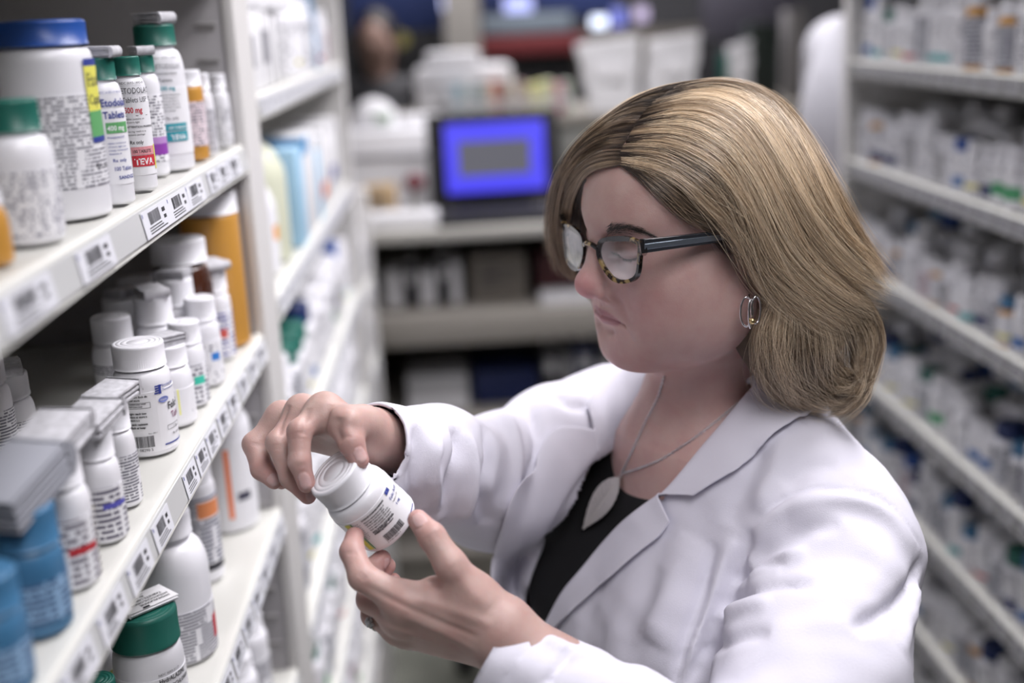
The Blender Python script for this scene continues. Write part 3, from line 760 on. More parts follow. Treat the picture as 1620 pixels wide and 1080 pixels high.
for i, (y, txt) in enumerate([(1.16, 'wrapped'), (1.24, 'plain'), (1.32, 'tall')]):
    e, l, cc = bottle('pill_bottle', .026, .095+.01*i, .022, .02, C_WHITE, M_PLASTIC, '%s white bottle in the dim bottom bay of the near unit' % txt, loc=(XF-.045, y, ZD), rz=.4, lab=(.01, .06, L_GREY))
# ================================================================ ROOM
M_WALL = mat('wall_paint', (.42, .41, .40), rough=.9)
M_CEIL = mat('ceiling_tile', (.60, .60, .60), rough=.9)
def floor_mat():
    m = mat('floor_vinyl', (.16, .165, .14), rough=.45, noise=(9, .18)); return m
def st(name, *a, m=None):
    o = box_obj(name, *a, m, None); o['kind'] = 'structure'; return o
RX0, RX1, RY0, RY1, RZ = -2.6, 3.4, -2.2, 6.6, 2.72
st('floor', RX0, RX1, RY0, RY1, -.08, 0, m=floor_mat()); st('ceiling', RX0, RX1, RY0, RY1, RZ, RZ+.08, m=M_CEIL)
st('wall_left', RX0-.1, RX0, RY0, RY1, -.08, RZ+.08, m=M_WALL); st('wall_right', RX1, RX1+.1, RY0, RY1, -.08, RZ+.08, m=M_WALL)
st('wall_back', RX0, RX1, RY1, RY1+.1, -.08, RZ+.08, m=mat('far_wall_paint', (.10, .10, .11), rough=.9)); st('wall_front', RX0, RX1, RY0-.1, RY0, -.08, RZ+.08, m=M_WALL)

# ================================================================ RIGHT SHELVING
RXF, RXB = .80, 1.22
ZR = [1.488, 1.290, 1.082, .855, .665, .468, .270]
ru = empty('shelving_unit', (RXF, 1.6, 0), 'long cream metal shelving unit opposite, behind the woman, full of small bottles', 'shelving')
M_SHELFR = M_SHELF
for n_, z in enumerate(ZR):
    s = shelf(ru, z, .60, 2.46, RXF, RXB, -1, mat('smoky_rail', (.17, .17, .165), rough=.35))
    for i in range(13):
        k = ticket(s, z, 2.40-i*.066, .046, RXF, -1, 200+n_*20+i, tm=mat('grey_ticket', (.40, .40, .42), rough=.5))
shelf(ru, 1.72, .60, 2.46, RXF, RXB, -1)
box_obj('back_panel', RXB, RXB+.012, .6, 2.5, .05, 2.0, mat('right_back_panel', (.16, .16, .15), rough=.7), ru)
upright('side_panel', RXF-.004, RXB, 2.462, 2.50, 0, 2.0, ru, True, -1)
upright('side_panel', RXF-.004, RXB, .56, .60, 0, 2.0, ru, False, -1)
box_obj('plinth', RXF+.02, RXB, .6, 2.46, 0, .13, M_UPR, ru)
reloc(ru)
ORD = ['first', 'second', 'third', 'fourth', 'fifth', 'sixth', 'seventh', 'eighth', 'ninth', 'tenth', 'eleventh', 'twelfth', 'thirteenth', 'fourteenth', 'fifteenth', 'sixteenth', 'seventeenth', 'eighteenth', 'nineteenth', 'twentieth', 'twenty-first', 'twenty-second', 'twenty-third', 'twenty-fourth', 'twenty-fifth', 'twenty-sixth', 'twenty-seventh', 'twenty-eighth']
RL = [LM('r_white', dens=.5, line=.006), LM('r_grey', base=(.55, .56, .60), dens=.6, line=.007), LM('r_blue', dens=.4, line=.006, bands=[(.006, .022, (.06, .16, .42))]),
      LM('r_navy', dens=.5, line=.006, bands=[(.004, .020, (.02, .03, .12))]), LM('r_teal', dens=.4, line=.006, bands=[(.002, .014, (.10, .40, .42))]), LM('r_rose', base=(.62, .50, .55), dens=.5, line=.006),
      LM('r_red', dens=.4, line=.006, bands=[(.004, .012, (.5, .06, .06))]), LM('r_yel', dens=.4, line=.006, bands=[(.008, .016, (.65, .6, .15))]), LM('r_green', dens=.4, line=.006, bands=[(.01, .03, (.08, .35, .16))]), LM('r_dark', base=(.22, .22, .26), dens=.6, line=.006, ink=(.6, .6, .6))]
LN = ['white-labelled', 'grey-labelled', 'blue-banded', 'navy-banded', 'teal-banded', 'rose-labelled', 'red-banded', 'yellow-banded', 'green-banded', 'dark-labelled']
KINDS_ = [(.019, .075), (.021, .088), (.0235, .095), (.026, .105), (.022, .120), (.0175, .065)]
def row(side, xf, z, ys, ye, nm, rowname, xoff, seed, kinds, step=.004, capw=(.82, .05, .04, .03, .03, .03), maxh=.17, ref='far upright', where='right-hand', lw=None):
    r = random.Random(seed); y = ye; n = 0
    caps = [C_WHITE, C_NAVY, C_SKY, C_GREEN, C_BLUE, C_WHITE]; cn = ['white', 'navy', 'light blue', 'green', 'blue', 'white']
    while True:
        R_, H_ = r.choice(kinds); y -= R_
        if y-R_ < ys or n >= 28: break
        ci = r.choices(range(6), capw)[0]; li = r.choices(range(10), lw or (8, 5, 2, 2, 1.5, 1, 1, 1, .6, 1.2))[0]
        body = M_PLASTIC; bn = 'white'
        if r.random() < .035: body = M_AMBER; bn = 'amber'
        x = xf + side*(-(xoff+R_)+r.uniform(-.004, .004)) if side > 0 else xf + xoff + R_ + r.uniform(-.004, .004)
        e, l, c = bottle('pill_bottle', R_, H_, R_*.88, H_*.22, caps[ci], body, '%s %s bottle with %s cap, %s from %s, %s row, %s %s shelf' % (LN[li], bn, cn[ci], ORD[n], ref, rowname, nm, where), loc=(x, y, z), rz=(math.pi if side < 0 else 0)+r.uniform(-.7, .7), lab=(H_*.06, H_*.66, RL[li]), ribs=False, seg=20, group='bottles on the %s %s shelf' % (nm, where))
        y -= R_+step*r.uniform(.2, 2.4); n += 1
for i, z in enumerate(ZR):
    nm = ['top', 'second', 'third', 'fourth', 'fifth', 'sixth', 'lowest'][i]
    kk = [KINDS_[2:5]+[(.030, .125)], KINDS_[1:5]+[(.019, .11)], KINDS_[:4], KINDS_[:4]+[(.028, .10)], KINDS_[:5], KINDS_[:4], KINDS_[:4]][i]
    cw = [(.85, .03, .03, .03, .03, .03), (.9, .04, .02, .02, .02, 0), (.86, .02, .08, .02, .02, 0), (.66, .14, .05, .08, .07, 0), (.72, .08, .1, .06, .04, 0), (.88, .04, .04, .02, .02, 0), (.8, .05, .05, .05, .05, 0)][i]
    ylo = [1.56, 1.56, 1.52, 1.48, 1.42, 1.42, 1.5][i]
    row(-1, RXF, z, ylo, 2.44, nm, 'front', .010, 500+i, kk, capw=cw)
    row(-1, RXF, z, ylo+.12, 2.44, nm, 'second', .072, 600+i, kk, capw=cw)
    if i in (0, 1, 2, 3): row(-1, RXF, z, 1.9, 2.44, nm, 'third', .134, 700+i, kk, capw=cw)

# ================================================================ CONTENTS OF THE SECOND UNIT (left, out of focus)
def carton(cx, cy, z, w, d, h, m, label, rz=0.0, band=None, group=None, name='carton', pr=None):
    e = empty(name, (cx, cy, z+.0006), label, 'box', group, rz)
    bm = bmesh.new(); bx(bm, -w/2, w/2, -d/2, d/2, 0, h, .0015); bm_obj('box', bm, m, e, 30)
    if band:
        bm = bmesh.new(); bx(bm, -w/2-.0004, w/2+.0004, -d/2-.0004, d/2+.0004, h*band[0], h*band[1]); bm_obj('printed_band', bm, band[2], e, 30)
    if pr:
        k = Ink(); r = random.Random(pr)
        for i in range(5): k.rect(-w*.36, h*(.80-.12*i), w*r.uniform(-.05, .36), h*(.845-.12*i), M_PRINT, 1)
        k.build('print', lambda x, y: (x, -d/2-.0008, y), e); 
    bm = bmesh.new(); bx(bm, -w/2, w/2, -.0010, .0010, h-.0002, h+.0006); bm_obj('flap_seam', bm, mat('seam', (.45, .45, .45)), e, None)
    return e
M_CARD = mat('brown_cardboard', (.42, .30, .17), rough=.85)
M_LBLUE = mat('light_blue_card', (.36, .58, .76), rough=.6); M_MBLUE = mat('mid_blue_card', (.10, .32, .60), rough=.5)
def jug(x, y, z, r, h, m, capm, label, rz=0.0, lab=None):
    e = empty('pill_jug', (x, y, z), label, 'jug', None, rz)
    P = [(0, .001), (r*.8, .001), (r*.97, .004), (r, .012), (r, h*.58), (r*.96, h*.66), (r*.72, h*.78), (r*.40, h*.86), (r*.34, h*.90), (r*.34, h*.93), (0, h*.93)]
    obj('body', lathe_me('body', P, 32, m, 50), e); obj('cap', lathe_me('cap', [(a, b+h*.90) for a, b in cap_prof(r*.40, h*.10)], 24, capm, 40), e)
    if lab: obj('label', label_me('label', r+.0005, h*.12, h*.52, -1.2, 1.4, lab, 40), e)
    v, f = tube_mesh([(r*.55, 0, h*.82), (r*.98, 0, h*.84), (r*1.18, 0, h*.72), (r*1.12, 0, h*.55), (r*.96, 0, h*.48)], [.008, .008, .009, .008, .008], 8)
    hd = obj('handle', mesh_np('handle', v, f, m), e); hd.rotation_euler = (0, 0, 1.9)
    return e
z = Z2[0]
for i in range(5): carton(XF-.034-.002*i, 1.56+.082*i, z, .052, .074, .098+.004*(i % 3), M_PAPER, 'white carton with dark side text, %s from the near upright, upper shelf behind' % ORD[i], math.pi/2*0+.03*i, (.30, .72, mat('smudge_print', (.30, .30, .33), rough=.7)) if i in (0, 2) else None)
for i in range(6): carton(XF-.036, 1.56+.075*i, z+.103+.003*(i % 2), .054, .068, .040, M_WHP, 'flat white carton lying on the stack, %s from the near upright, upper shelf behind' % ORD[i])
for i in range(5): mkb = bottle('pill_bottle', .030, .125+.006*(i % 2), .026, .022, C_WHITE, M_PLASTIC, 'white bottle %s from the near cartons on the upper shelf of the second unit' % ORD[i], loc=(XF-.040, 2.02+.066*i, z), rz=0, lab=(.01, .085, RL[[0, 7, 0, 1, 0][i]]), ribs=False, seg=24)
bottle('pill_bottle', .030, .150, .028, .03, C_SKY, C_SKY, 'bright blue bottle on the upper shelf of the second unit', loc=(XF-.04, 2.36, z), lab=(.03, .10, L_BLUEB), ribs=False, seg=24)
for i in range(3): bottle('pill_bottle', .026, .11, .022, .02, C_WHITE, M_PLASTIC, 'white bottle beyond the bright blue one, %s from it' % ORD[i], loc=(XF-.036, 2.43+.062*i, z), lab=(.01, .07, RL[[6, 0, 5][i]]), ribs=False, seg=24)
z = Z2[1]
jug(XF-.062, 1.585, z, .052, .195, M_PLASTIC, C_WHITE, 'white handled jug just past the near upright', 0, L_PLAIN)
jug(XF-.066, 1.772, z, .056, .208, C_CREAM, C_CREAM, 'pale cream handled jug beside the white one', 0, None)
jug(XF-.042, 1.672, z, .029, .150, M_PLASTIC, C_WHITE, 'smaller white jug in front of the cream one', 0, LM('j_or', dens=.3, line=.006, bands=[(.03, .05, (.85, .35, .05), .02, .06)]))
for i, (y, w, h, m, bnd, t) in enumerate([(1.90, .075, .150, M_LBLUE, None, 'light blue carton beyond the cream jug'), (1.985, .07, .165, M_PAPER, (.80, .97, M_MBLUE), 'white carton with blue top band'), (2.07, .07, .16, M_PAPER, None, 'tall white carton beside the blue-topped one'), (2.15, .06, .12, M_LBLUE, None, 'short light blue carton'), (2.23, .07, .14, M_PAPER, (.2, .4, M_ORGP), 'white carton with orange strip'), (2.32, .07, .15, M_PAPER, None, 'plain white carton second from the far end'), (2.41, .07, .13, M_PAPER, (.3, .5, M_NAVYP), 'white carton with navy strip'), (2.50, .07, .15, M_PAPER, None, 'plain white carton nearest the far upright')]):
    carton(XF-.045, y, z, .080, w, h, m, t+' on the second unit', 0, bnd, 'cartons on the second unit')
def row2(z, nm, kinds, seed, lw): row(1, XF, z, 1.53, 2.66, nm, 'front', .010, seed, kinds, step=.004, ref='far end', where='far-left unit', lw=lw)
BK = [(.030, .120), (.034, .135), (.028, .115), (.036, .150)]
row2(Z2[2], 'third', BK, 801, (9, 2, 1, 1, .5, .5, 1, .5, .5, .2)); row2(Z2[3], 'fourth', BK, 802, (9, 2, 2, 1, .5, .5, 1, .5, .5, .2)); row2(Z2[4], 'fifth', BK, 803, (8, 2, 3, 1, .5, .5, 1, .5, .5, .2)); row2(Z2[5], 'sixth', BK, 804, (8, 2, 3, 1, .5, .5, 1, .5, .5, .2))
for i, zz in enumerate(Z3): row(1, XF, zz, 2.80, 3.02, ['top', 'second', 'third', 'fourth'][i], 'front', .008, 820+i, BK, ref='counter', where='end unit')

# ================================================================ BACK COUNTER AND WHAT STANDS ON IT
YD = 3.16
M_LAM = mat('counter_laminate', (.50, .49, .45), rough=.5); M_LAM2 = mat('counter_side', (.30, .28, .25), rough=.7)
cn_ = empty('counter', (.4, YD, 0), 'grey laminate work counter with open shelves at the end of the aisle', 'counter')
bm = bmesh.new(); bx(bm, -.62, 1.45, YD, YD+.70, 1.040, 1.072, .003); bm_obj('worktop', bm, M_LAM, cn_, 30)
bm = bmesh.new(); bx(bm, -.60, 1.43, YD+.03, YD+.66, .815, .838, .002); bx(bm, -.60, 1.43, YD+.005, YD+.03, .752, .838, .002); bm_obj('shelf', bm, M_LAM2, cn_, 30)
bm = bmesh.new(); bx(bm, -.60, 1.43, YD+.03, YD+.66, .515, .538, .002); bx(bm, -.60, 1.43, YD+.005, YD+.03, .462, .538, .002); bm_obj('shelf', bm, M_LAM2, cn_, 30)
bm = bmesh.new(); bx(bm, -.60, 1.43, YD+.03, YD+.66, .10, .13, .002); bx(bm, -.60, 1.43, YD+.05, YD+.07, 0, .10, .002); bm_obj('shelf', bm, M_LAM2, cn_, 30)
box_obj('side_panel', -.62, -.60, YD+.01, YD+.68, 0, 1.04, M_LAM, cn_); box_obj('side_panel', 1.43, 1.45, YD+.01, YD+.68, 0, 1.04, M_LAM, cn_)
box_obj('back_panel', -.60, 1.43, YD+.66, YD+.68, 0, 1.04, mat('counter_back', (.13, .115, .095), rough=.8), cn_)
reloc(cn_)
ZT = 1.072
def PX(px, y, z=None): return onplane(px, 200, 1, y)[0]
# monitor
mo = empty('monitor', (PX(780, 3.42), 3.42, ZT+.0005), 'black computer monitor showing a blue screen with a grey window', 'monitor', None, math.radians(4))
M_BLK = mat('black_plastic', (.012, .012, .014), rough=.6)
bm = bmesh.new(); bx(bm, -.188, .184, -.02, .03, .016, .280, .006); bm_obj('casing', bm, M_BLK, mo, 30)
bm = bmesh.new(); bx(bm, -.140, .140, -.0235, -.0200, .060, .252, .004); bm_obj('screen', bm, mat('screen_blue', (.02, .02, .1), rough=.3, emit=((.085, .075, .95), 1.0)), mo, 30)
bm = bmesh.new(); bx(bm, -.105, .100, -.0250, -.0236, .105, .205, .0); bm_obj('window_panel', bm, mat('screen_grey', (.02, .02, .02), rough=.3, emit=((.125, .125, .15), 1.0)), mo, 30)
bm = bmesh.new(); bx(bm, -.03, .03, 0, .04, .01, .06, .004); bx(bm, -.11, .11, -.07, .10, 0, .012, .004); bm_obj('stand', bm, M_BLK, mo, 30)
kb = empty('keyboard', (PX(790, 3.28)+.01, 3.255, ZT+.0005), 'black keyboard lying in front of the monitor', 'keyboard', None, .03)
bm = bmesh.new(); bx(bm, -.19, .19, -.075, .075, 0, .022, .004); bm_obj('base', bm, M_BLK, kb, 30)
bm = bmesh.new()
for j in range(5):
    for i in range(15): bx(bm, -.178+i*.0240, -.178+i*.0240+.0195, -.062+j*.026, -.062+j*.026+.021, .021, .030, .0015)
ko = bm_obj('keys', bm, mat('key_plastic', (.02, .02, .022), rough=.6), kb, 30)
ko['kind'] = 'stuff'
dk = carton(PX(688, 3.40), 3.335, ZT, .022, .05, .18, M_BLK, 'slim black device standing left of the monitor', name='terminal')
pr_ = empty('printer', (PX(628, 3.56)-.035, 3.66, ZT+.0005), 'big white printer behind the cardboard box', 'printer')
bm = bmesh.new(); bx(bm, -.175, .150, -.13, .16, 0, .235, .012); bm_obj('housing', bm, M_WHP, pr_, 30)
bm = bmesh.new(); bx(bm, -.150, .120, -.134, -.128, .150, .165, .001); bm_obj('paper_slot', bm, mat('slot_shadow', (.3, .3, .32)), pr_, 30)
bm = bmesh.new(); bx(bm, -.14, .11, -.17, -.10, .012, .022, .002); bm_obj('tray', bm, M_PAPER, pr_, 30)
dv = empty('label_printer', (PX(592, 3.62), 3.64, ZT+.2365), 'rounded pale device on top of the white printer', 'printer')
bm = bmesh.new(); r_ = bmesh.ops.create_uvsphere(bm, u_segments=24, v_segments=14, radius=.075)
for v in bm.verts: v.co.z = max(0, v.co.z*1.15); v.co.y *= .8
bm_obj('shell', bm, M_WHP, dv, 50); bm = bmesh.new(); bx(bm, .005, .055, -.064, -.050, .015, .045, .003); bm_obj('display', bm, mat('lcd_green', (.45, .55, .45)), dv, 30)
carton(PX(665, 3.62), 3.66, ZT+.236, .12, .12, .028, M_WHP, 'flat white tray of paper on the right of the printer', name='paper_tray')
cb_ = carton(PX(594, 3.36), 3.37, ZT, .090, .08, .098, M_CARD, 'small brown cardboard box on the counter', .05, pr=3)
ps = empty('paper_stack', (PX(628, 3.24)-.015, 3.25, ZT+.0005), 'stack of white paper on the counter edge', 'paper')
for i in range(4):
    bm = bmesh.new(); bx(bm, -.105+.002*i, .110-.003*(i % 2), -.06, .065, i*.009, i*.009+.0082, .001); bm_obj('ream', bm, M_PAPER, ps, 30)
sc = empty('barcode_scanner', (PX(650, 3.33), 3.345, ZT+.0005), 'grey barcode scanner with dark red head upright on its stand', 'scanner')
obj('stand', lathe_me('stand', [(0, 0), (.040, 0), (.040, .006), (.026, .020), (.016, .050), (.014, .075), (0, .075)], 24, mat('grey_plastic', (.32, .32, .31), rough=.5), 40), sc)
bm = bmesh.new(); bmesh.ops.create_uvsphere(bm, u_segments=20, v_segments=12, radius=.030)
for v in bm.verts: v.co.z = v.co.z*.8+.104; v.co.y *= 1.3
bm_obj('head', bm, mat('dark_red', (.12, .006, .015), rough=.35), sc, 60)
v, f = tube_mesh([(0, .02, .085), (-.01, .06, .07), (-.02, .09, .03), (-.01, .11, .004)], .004, 8); obj('cable', mesh_np('cable', v, f, M_BLK), sc)
np_ = empty('notepad', (PX(850, 3.27)+.09, 3.40, ZT+.0005), 'pink notepad beside the keyboard', 'notepad')
bm = bmesh.new(); bx(bm, -.05, .05, -.04, .04, 0, .012, .001); bm_obj('pad', bm, mat('pink_paper', (.70, .35, .42)), np_, 30)
bm = bmesh.new(); bx(bm, -.05, .05, .036, .041, 0, .014, .001); bm_obj('binding', bm, M_MBLUE, np_, 30)
# on the shelves under the worktop
def books(x0, z, items, yb=YD+.12):
    x = x0
    for w, d, h, m, lab in items:
        e = empty('binder', (x+w/2, yb+d/2, z+.0006), lab, 'binder')
        bm = bmesh.new(); bx(bm, -w/2, w/2, -d/2, d/2, 0, h, .002); bm_obj('cover', bm, m, e, 30)
        bm = bmesh.new(); bx(bm, -w*.36, w*.36, -d/2+.004, d/2-.002, h-.001, h+.0006); bm_obj('pages', bm, M_PAPER, e, None)
        bm = bmesh.new(); bx(bm, -w*.3, w*.3, -d/2-.0008, -d/2+.0005, h*.55, h*.8); bm_obj('spine_label', bm, M_PAPER, e, None)
        x += w+.006
DRED = mat('dark_red_card', (.055, .008, .010), rough=.6); DBLUE = mat('deep_blue_card', (.006, .016, .085), rough=.5); DBR = mat('taupe_card', (.20, .18, .155), rough=.8); DGR = mat('charcoal_card', (.03, .03, .035), rough=.6)
books(-.23, .838, [(.05, .2, .10, M_PAPER, 'low white binder at the left of the counter shelf'), (.035, .2, .12, DGR, 'charcoal binder beside the low white one'), (.045, .2, .095, M_PAPER, 'short white binder third on the counter shelf'), (.03, .2, .13, DGR, 'slim charcoal binder on the counter shelf'), (.03, .2, .115, M_PAPER, 'slim white binder before the taupe box')])
carton(.09, YD+.25, .838, .155, .24, .125, DBR, 'taupe storage box on the counter shelf', pr=8); carton(.35, YD+.26, .838, .30, .28, .125, DRED, 'dark red storage box on the counter shelf')
carton(.30, YD+.08, .838, .20, .09, .030, M_PAPER, 'pale flat tray in front of the dark red box', name='paper_tray')
carton(-.10, YD+.22, .538, .17, .26, .105, mat('grey_board', (.42, .42, .43), rough=.7), 'light grey archive box on the lower counter shelf', band=(.0, .4, M_PAPER)); carton(.095, YD+.24, .538, .185, .24, .10, DBLUE, 'deep blue box on the lower counter shelf')
books(.20, .538, [(.05, .2, .15, DGR, 'tall charcoal binder on the lower counter shelf'), (.03, .2, .14, mat('grey_binder', (.22, .22, .23)), 'slim grey binder leaning by the charcoal one'), (.06, .2, .16, DBLUE, 'wide deep blue binder on the lower counter shelf'), (.05, .2, .15, DGR, 'charcoal binder at the right of the lower shelf')])
# black rolling stool in the aisle
stl = empty('rolling_stool', (.12, 2.62, 0), 'black rolling stool standing in the aisle before the counter', 'stool')
obj('seat', lathe_me('seat', [(0, .50), (.17, .50), (.19, .515), (.195, .54), (.185, .565), (.15, .575), (0, .578)], 40, M_BLK, 50), stl)
obj('column', lathe_me('column', [(0, .10), (.025, .10), (.025, .50), (0, .50)], 16, M_BLK, 40), stl)
for k in range(5):
    a = k*2*math.pi/5; v, f = tube_mesh([(0, 0, .12), (.22*math.cos(a), .22*math.sin(a), .075)], .016, 8); lg = obj('leg', mesh_np('leg', v, f, M_BLK), stl)
    bm = bmesh.new(); bmesh.ops.create_uvsphere(bm, u_segments=12, v_segments=8, radius=.030); bm_obj('caster', bm, M_BLK, lg, 60, (.22*math.cos(a), .22*math.sin(a), .030))
# ---------------------------------------------------------------- second counter further back
YB = 4.05; ZB2 = 1.285
c2 = empty('cabinet', (.5, YB, 0), 'dark grey cabinet run behind the counter', 'cabinet')
bm = bmesh.new(); bx(bm, -.7, 1.9, YB, YB+.55, ZB2-.03, ZB2, .003); bm_obj('worktop', bm, M_LAM2, c2, 30)
bm = bmesh.new(); bx(bm, -.68, 1.88, YB+.02, YB+.53, .0, ZB2-.03, .0); bm_obj('body', bm, mat('cabinet_grey', (.22, .225, .21), rough=.6), c2, 30)
for i in range(5):
    bm = bmesh.new(); bx(bm, -.66+i*.508, -.66+i*.508+.49, YB, YB+.02, .10, ZB2-.06, .003); d = bm_obj('door', bm, mat('cabinet_door', (.24, .245, .23), rough=.6), c2, 30)
    bm = bmesh.new(); bx(bm, -.66+i*.508+.43, -.66+i*.508+.445, YB-.018, YB, .90, 1.05, .003); bm_obj('handle', bm, M_SILV, d, 30)
reloc(c2)
def P4(px, y=4.2): return onplane(px, 150, 1, y)[0]
cols = [((.55, .58, .62), 'pale grey'), ((.16, .30, .36), 'teal'), ((.60, .60, .58), 'off-white'), ((.12, .22, .26), 'dark teal'), ((.55, .50, .42), 'sand'), ((.45, .16, .10), 'rust'), ((.20, .12, .10), 'brown'), ((.58, .55, .45), 'cream'), ((.30, .20, .20), 'maroon'), ((.62, .62, .30), 'yellow'), ((.60, .58, .26), 'mustard'), ((.56, .60, .40), 'lime'), ((.45, .14, .22), 'crimson'), ((.45, .50, .42), 'sage')]
x = P4(706)
for i, (c, nm) in enumerate(cols):
    w = .028; e = empty('file_box', (x+w/2, 4.17, ZB2), '%s file box in the coloured row above the monitor' % nm, 'box', 'coloured file boxes')
    bm = bmesh.new(); bx(bm, -w/2, w/2, -.05, .08, 0, .096+.006*(i % 3), .002); bm_obj('box', bm, mat('file_'+nm.replace(' ', '_').replace('-', '_'), c, rough=.6), e, 30)
    bm = bmesh.new(); bx(bm, -w*.34, w*.34, -.0508, -.0500, .03, .06); bm_obj('spine_label', bm, M_PAPER, e, None); x += w+.0025
p2 = empty('printer', (P4(735, 4.3), 4.36, ZB2), 'large white printer standing behind the row of coloured file boxes', 'printer')
bm = bmesh.new(); bx(bm, -.17, .17, -.1, .13, 0, .165, .02); bx(bm, -.13, .06, -.08, .10, .160, .215, .015); bm_obj('housing', bm, M_WHP, p2, 30)
bm = bmesh.new(); bx(bm, -.15, .15, -.104, -.099, .10, .112, .001); bm_obj('paper_slot', bm, mat('slot_shadow', (.3, .3, .32)), p2, 30)
def paper_bag(cx, y, z, w0, w1, h, label, lean=0.0):
    e = empty('paper_bag', (cx, y, z), label, 'bag'); V = []; F = []
    N_ = 8
    for j in range(N_+1):
        t = j/N_; w = (w0+(w1-w0)*t)/2; d = .045*(1-.6*t)+.004
        for a, b in ((-1, -1), (-.3, -1.15), (.3, -.9), (1, -1), (1, 0), (1, 1), (0, 1.1), (-1, 1), (-1, 0)):
            V.append((a*w+lean*t+.004*math.sin(j*2+a*3), b*d+.003*math.cos(j*1.7+a), h*t+(.010*a if j == N_ else 0)))
    for j in range(N_):
        for k in range(9): F.append((j*9+k, j*9+(k+1) % 9, (j+1)*9+(k+1) % 9, (j+1)*9+k))
    F.append(tuple(range(9))[::-1])
    o = obj('bag', mesh_np('bag', V, F, M_PAPER, 60), e); md = o.modifiers.new('t', 'SOLIDIFY'); md.thickness = .0015
    V = [(-w1*.3+lean, -.06, h*.55), (w1*.3+lean, -.06, h*.55), (w1*.3+lean, -.058, h*.80), (-w1*.3+lean, -.058, h*.80)]
    bm = bmesh.new(); bx(bm, -w1*.26+lean*.7, w1*.26+lean*.7, -.050, -.046, h*.45, h*.72, .001); bm_obj('stapled_slip', bm, M_WHP, e, 30)
paper_bag(P4(962), 4.10, ZB2, .145, .215, .235, 'large white paper bag standing open above the monitor', -.01); paper_bag(P4(1048), 4.12, ZB2, .15, .17, .235, 'second white paper bag leaning right of the first', .03); paper_bag(P4(1170), 4.2, ZB2, .05, .075, .20, 'narrow white paper bag behind the hair of the woman', .0)
for i, (px, w, h, m, t) in enumerate([(1110, .10, .22, DGR, 'charcoal upright box right of the paper bags'), (1142, .05, .16, C_GREEN, 'slim dark green box beside the charcoal one'), (1205, .10, .26, mat('dark_green_black', (.02, .03, .025)), 'tall blackish box near the right shelving'), (1258, .06, .30, mat('warm_grey', (.28, .27, .27)), 'warm grey upright box near the right shelving')]):
    carton(P4(px, 4.3), 4.30+.012*i, ZB2, w, .1, h, m, t)
# ---------------------------------------------------------------- far wall: displays, signs, column
YW = 5.6
def wy(px, py, y=YW): p = onplane(px, py, 1, y); return p[0], p[2]
def slab(name, px0, py0, px1, py1, y, m, label, cat, d=.04, group=None, extra=None):
    x0, z1 = wy(px0, py0, y); x1, z0 = wy(px1, py1, y)
    e = empty(name, ((x0+x1)/2, y, z0), label, cat, group); w = (x1-x0)/2
    bm = bmesh.new(); bx(bm, -w, w, 0, d, 0, z1-z0, .004); bm_obj('panel', bm, m, e, 30)
    bm = bmesh.new(); bx(bm, -w*1.02, w*1.02, d*.3, d, -.012, z1-z0+.012, .003); bm_obj('frame', bm, M_BLK, e, 30)
    return e
col = box_obj('column', *[wy(702, 10, 5.2)[0], wy(757, 10, 5.2)[0]], 5.2, 5.45, 0, RZ, mat('column_paint', (.42, .40, .37), rough=.8)); col['kind'] = 'structure'
M_NAVYB = mat('navy_banner', (.025, .045, .16), rough=.7); M_REDB = mat('red_banner', (.19, .028, .032), rough=.7)
slab('banner', 545, -60, 700, 45, 5.5, M_NAVYB, 'navy blue banner at the upper left of the far wall', 'banner'); slab('banner', 762, -60, 975, 24, 5.5, M_NAVYB, 'navy blue banner right of the pale column', 'banner')
slab('banner', 755, 60, 925, 82, 5.3, M_REDB, 'red banner strip on the far shelves', 'banner'); slab('banner', 762, 26, 905, 50, 5.35, mat('steel_banner', (.22, .27, .32)), 'steel grey strip above the red banner', 'banner')
def lit(px, py, w, h, y, col_, st_, label):
    x, z = wy(px, py, y); e = empty('display_lamp', (x, y, z), label, 'lamp')
    s = .5*FPX**-1*y
    bm = bmesh.new(); bx(bm, -w*s, w*s, -.004, 0, -h*s, h*s, .002); bm_obj('lit_face', bm, mat('lit_%d_%d' % (px, py), (.1, .1, .1), emit=(col_, st_)), e, 30)
    bm = bmesh.new(); bx(bm, -w*s-.012, w*s+.012, 0, .05, -h*s-.012, h*s+.012, .004); bm_obj('housing', bm, M_BLK, e, 30)
lit(690, 4, 26, 22, 5.6, (.55, .60, 1.0), 2.6, 'upper blue-white lit display left of the column'); lit(666, 42, 20, 20, 5.6, (.36, .42, 1.0), 2.0, 'lower blue lit display left of the column')
lit(820, 14, 42, 36, 5.45, (.45, .50, 1.0), 1.5, 'wide blue lit display right of the column'); lit(948, 38, 24, 22, 5.45, (.75, .82, 1.0), 2.6, 'bright white lit display above the paper bags'); lit(978, 34, 22, 40, 5.5, (.16, .20, .80), 1.0, 'deep blue lit display beside the bright white one'); lit(1014, 22, 22, 20, 5.45, (.60, .50, .75), 1.2, 'lilac lit display right of the deep blue one')
slab('shelf_display', 905, 50, 1110, 130, 5.4, mat('dim_goods', (.15, .135, .12), rough=.8, noise=(14, .5)), 'dim brownish shelf display behind the paper bags', 'display'); slab('shelf_display', 545, 60, 706, 190, 5.45, M_BLK, 'black shelf display at the left of the far wall', 'display')
slab('shelf_display', 760, 88, 910, 130, 5.35, DGR, 'charcoal shelf display below the red banner', 'display'); slab('shelf_display', 1110, -60, 1260, 60, 5.4, mat('dim_violet', (.09, .085, .11)), 'dim violet display at the upper right of the far wall', 'display')
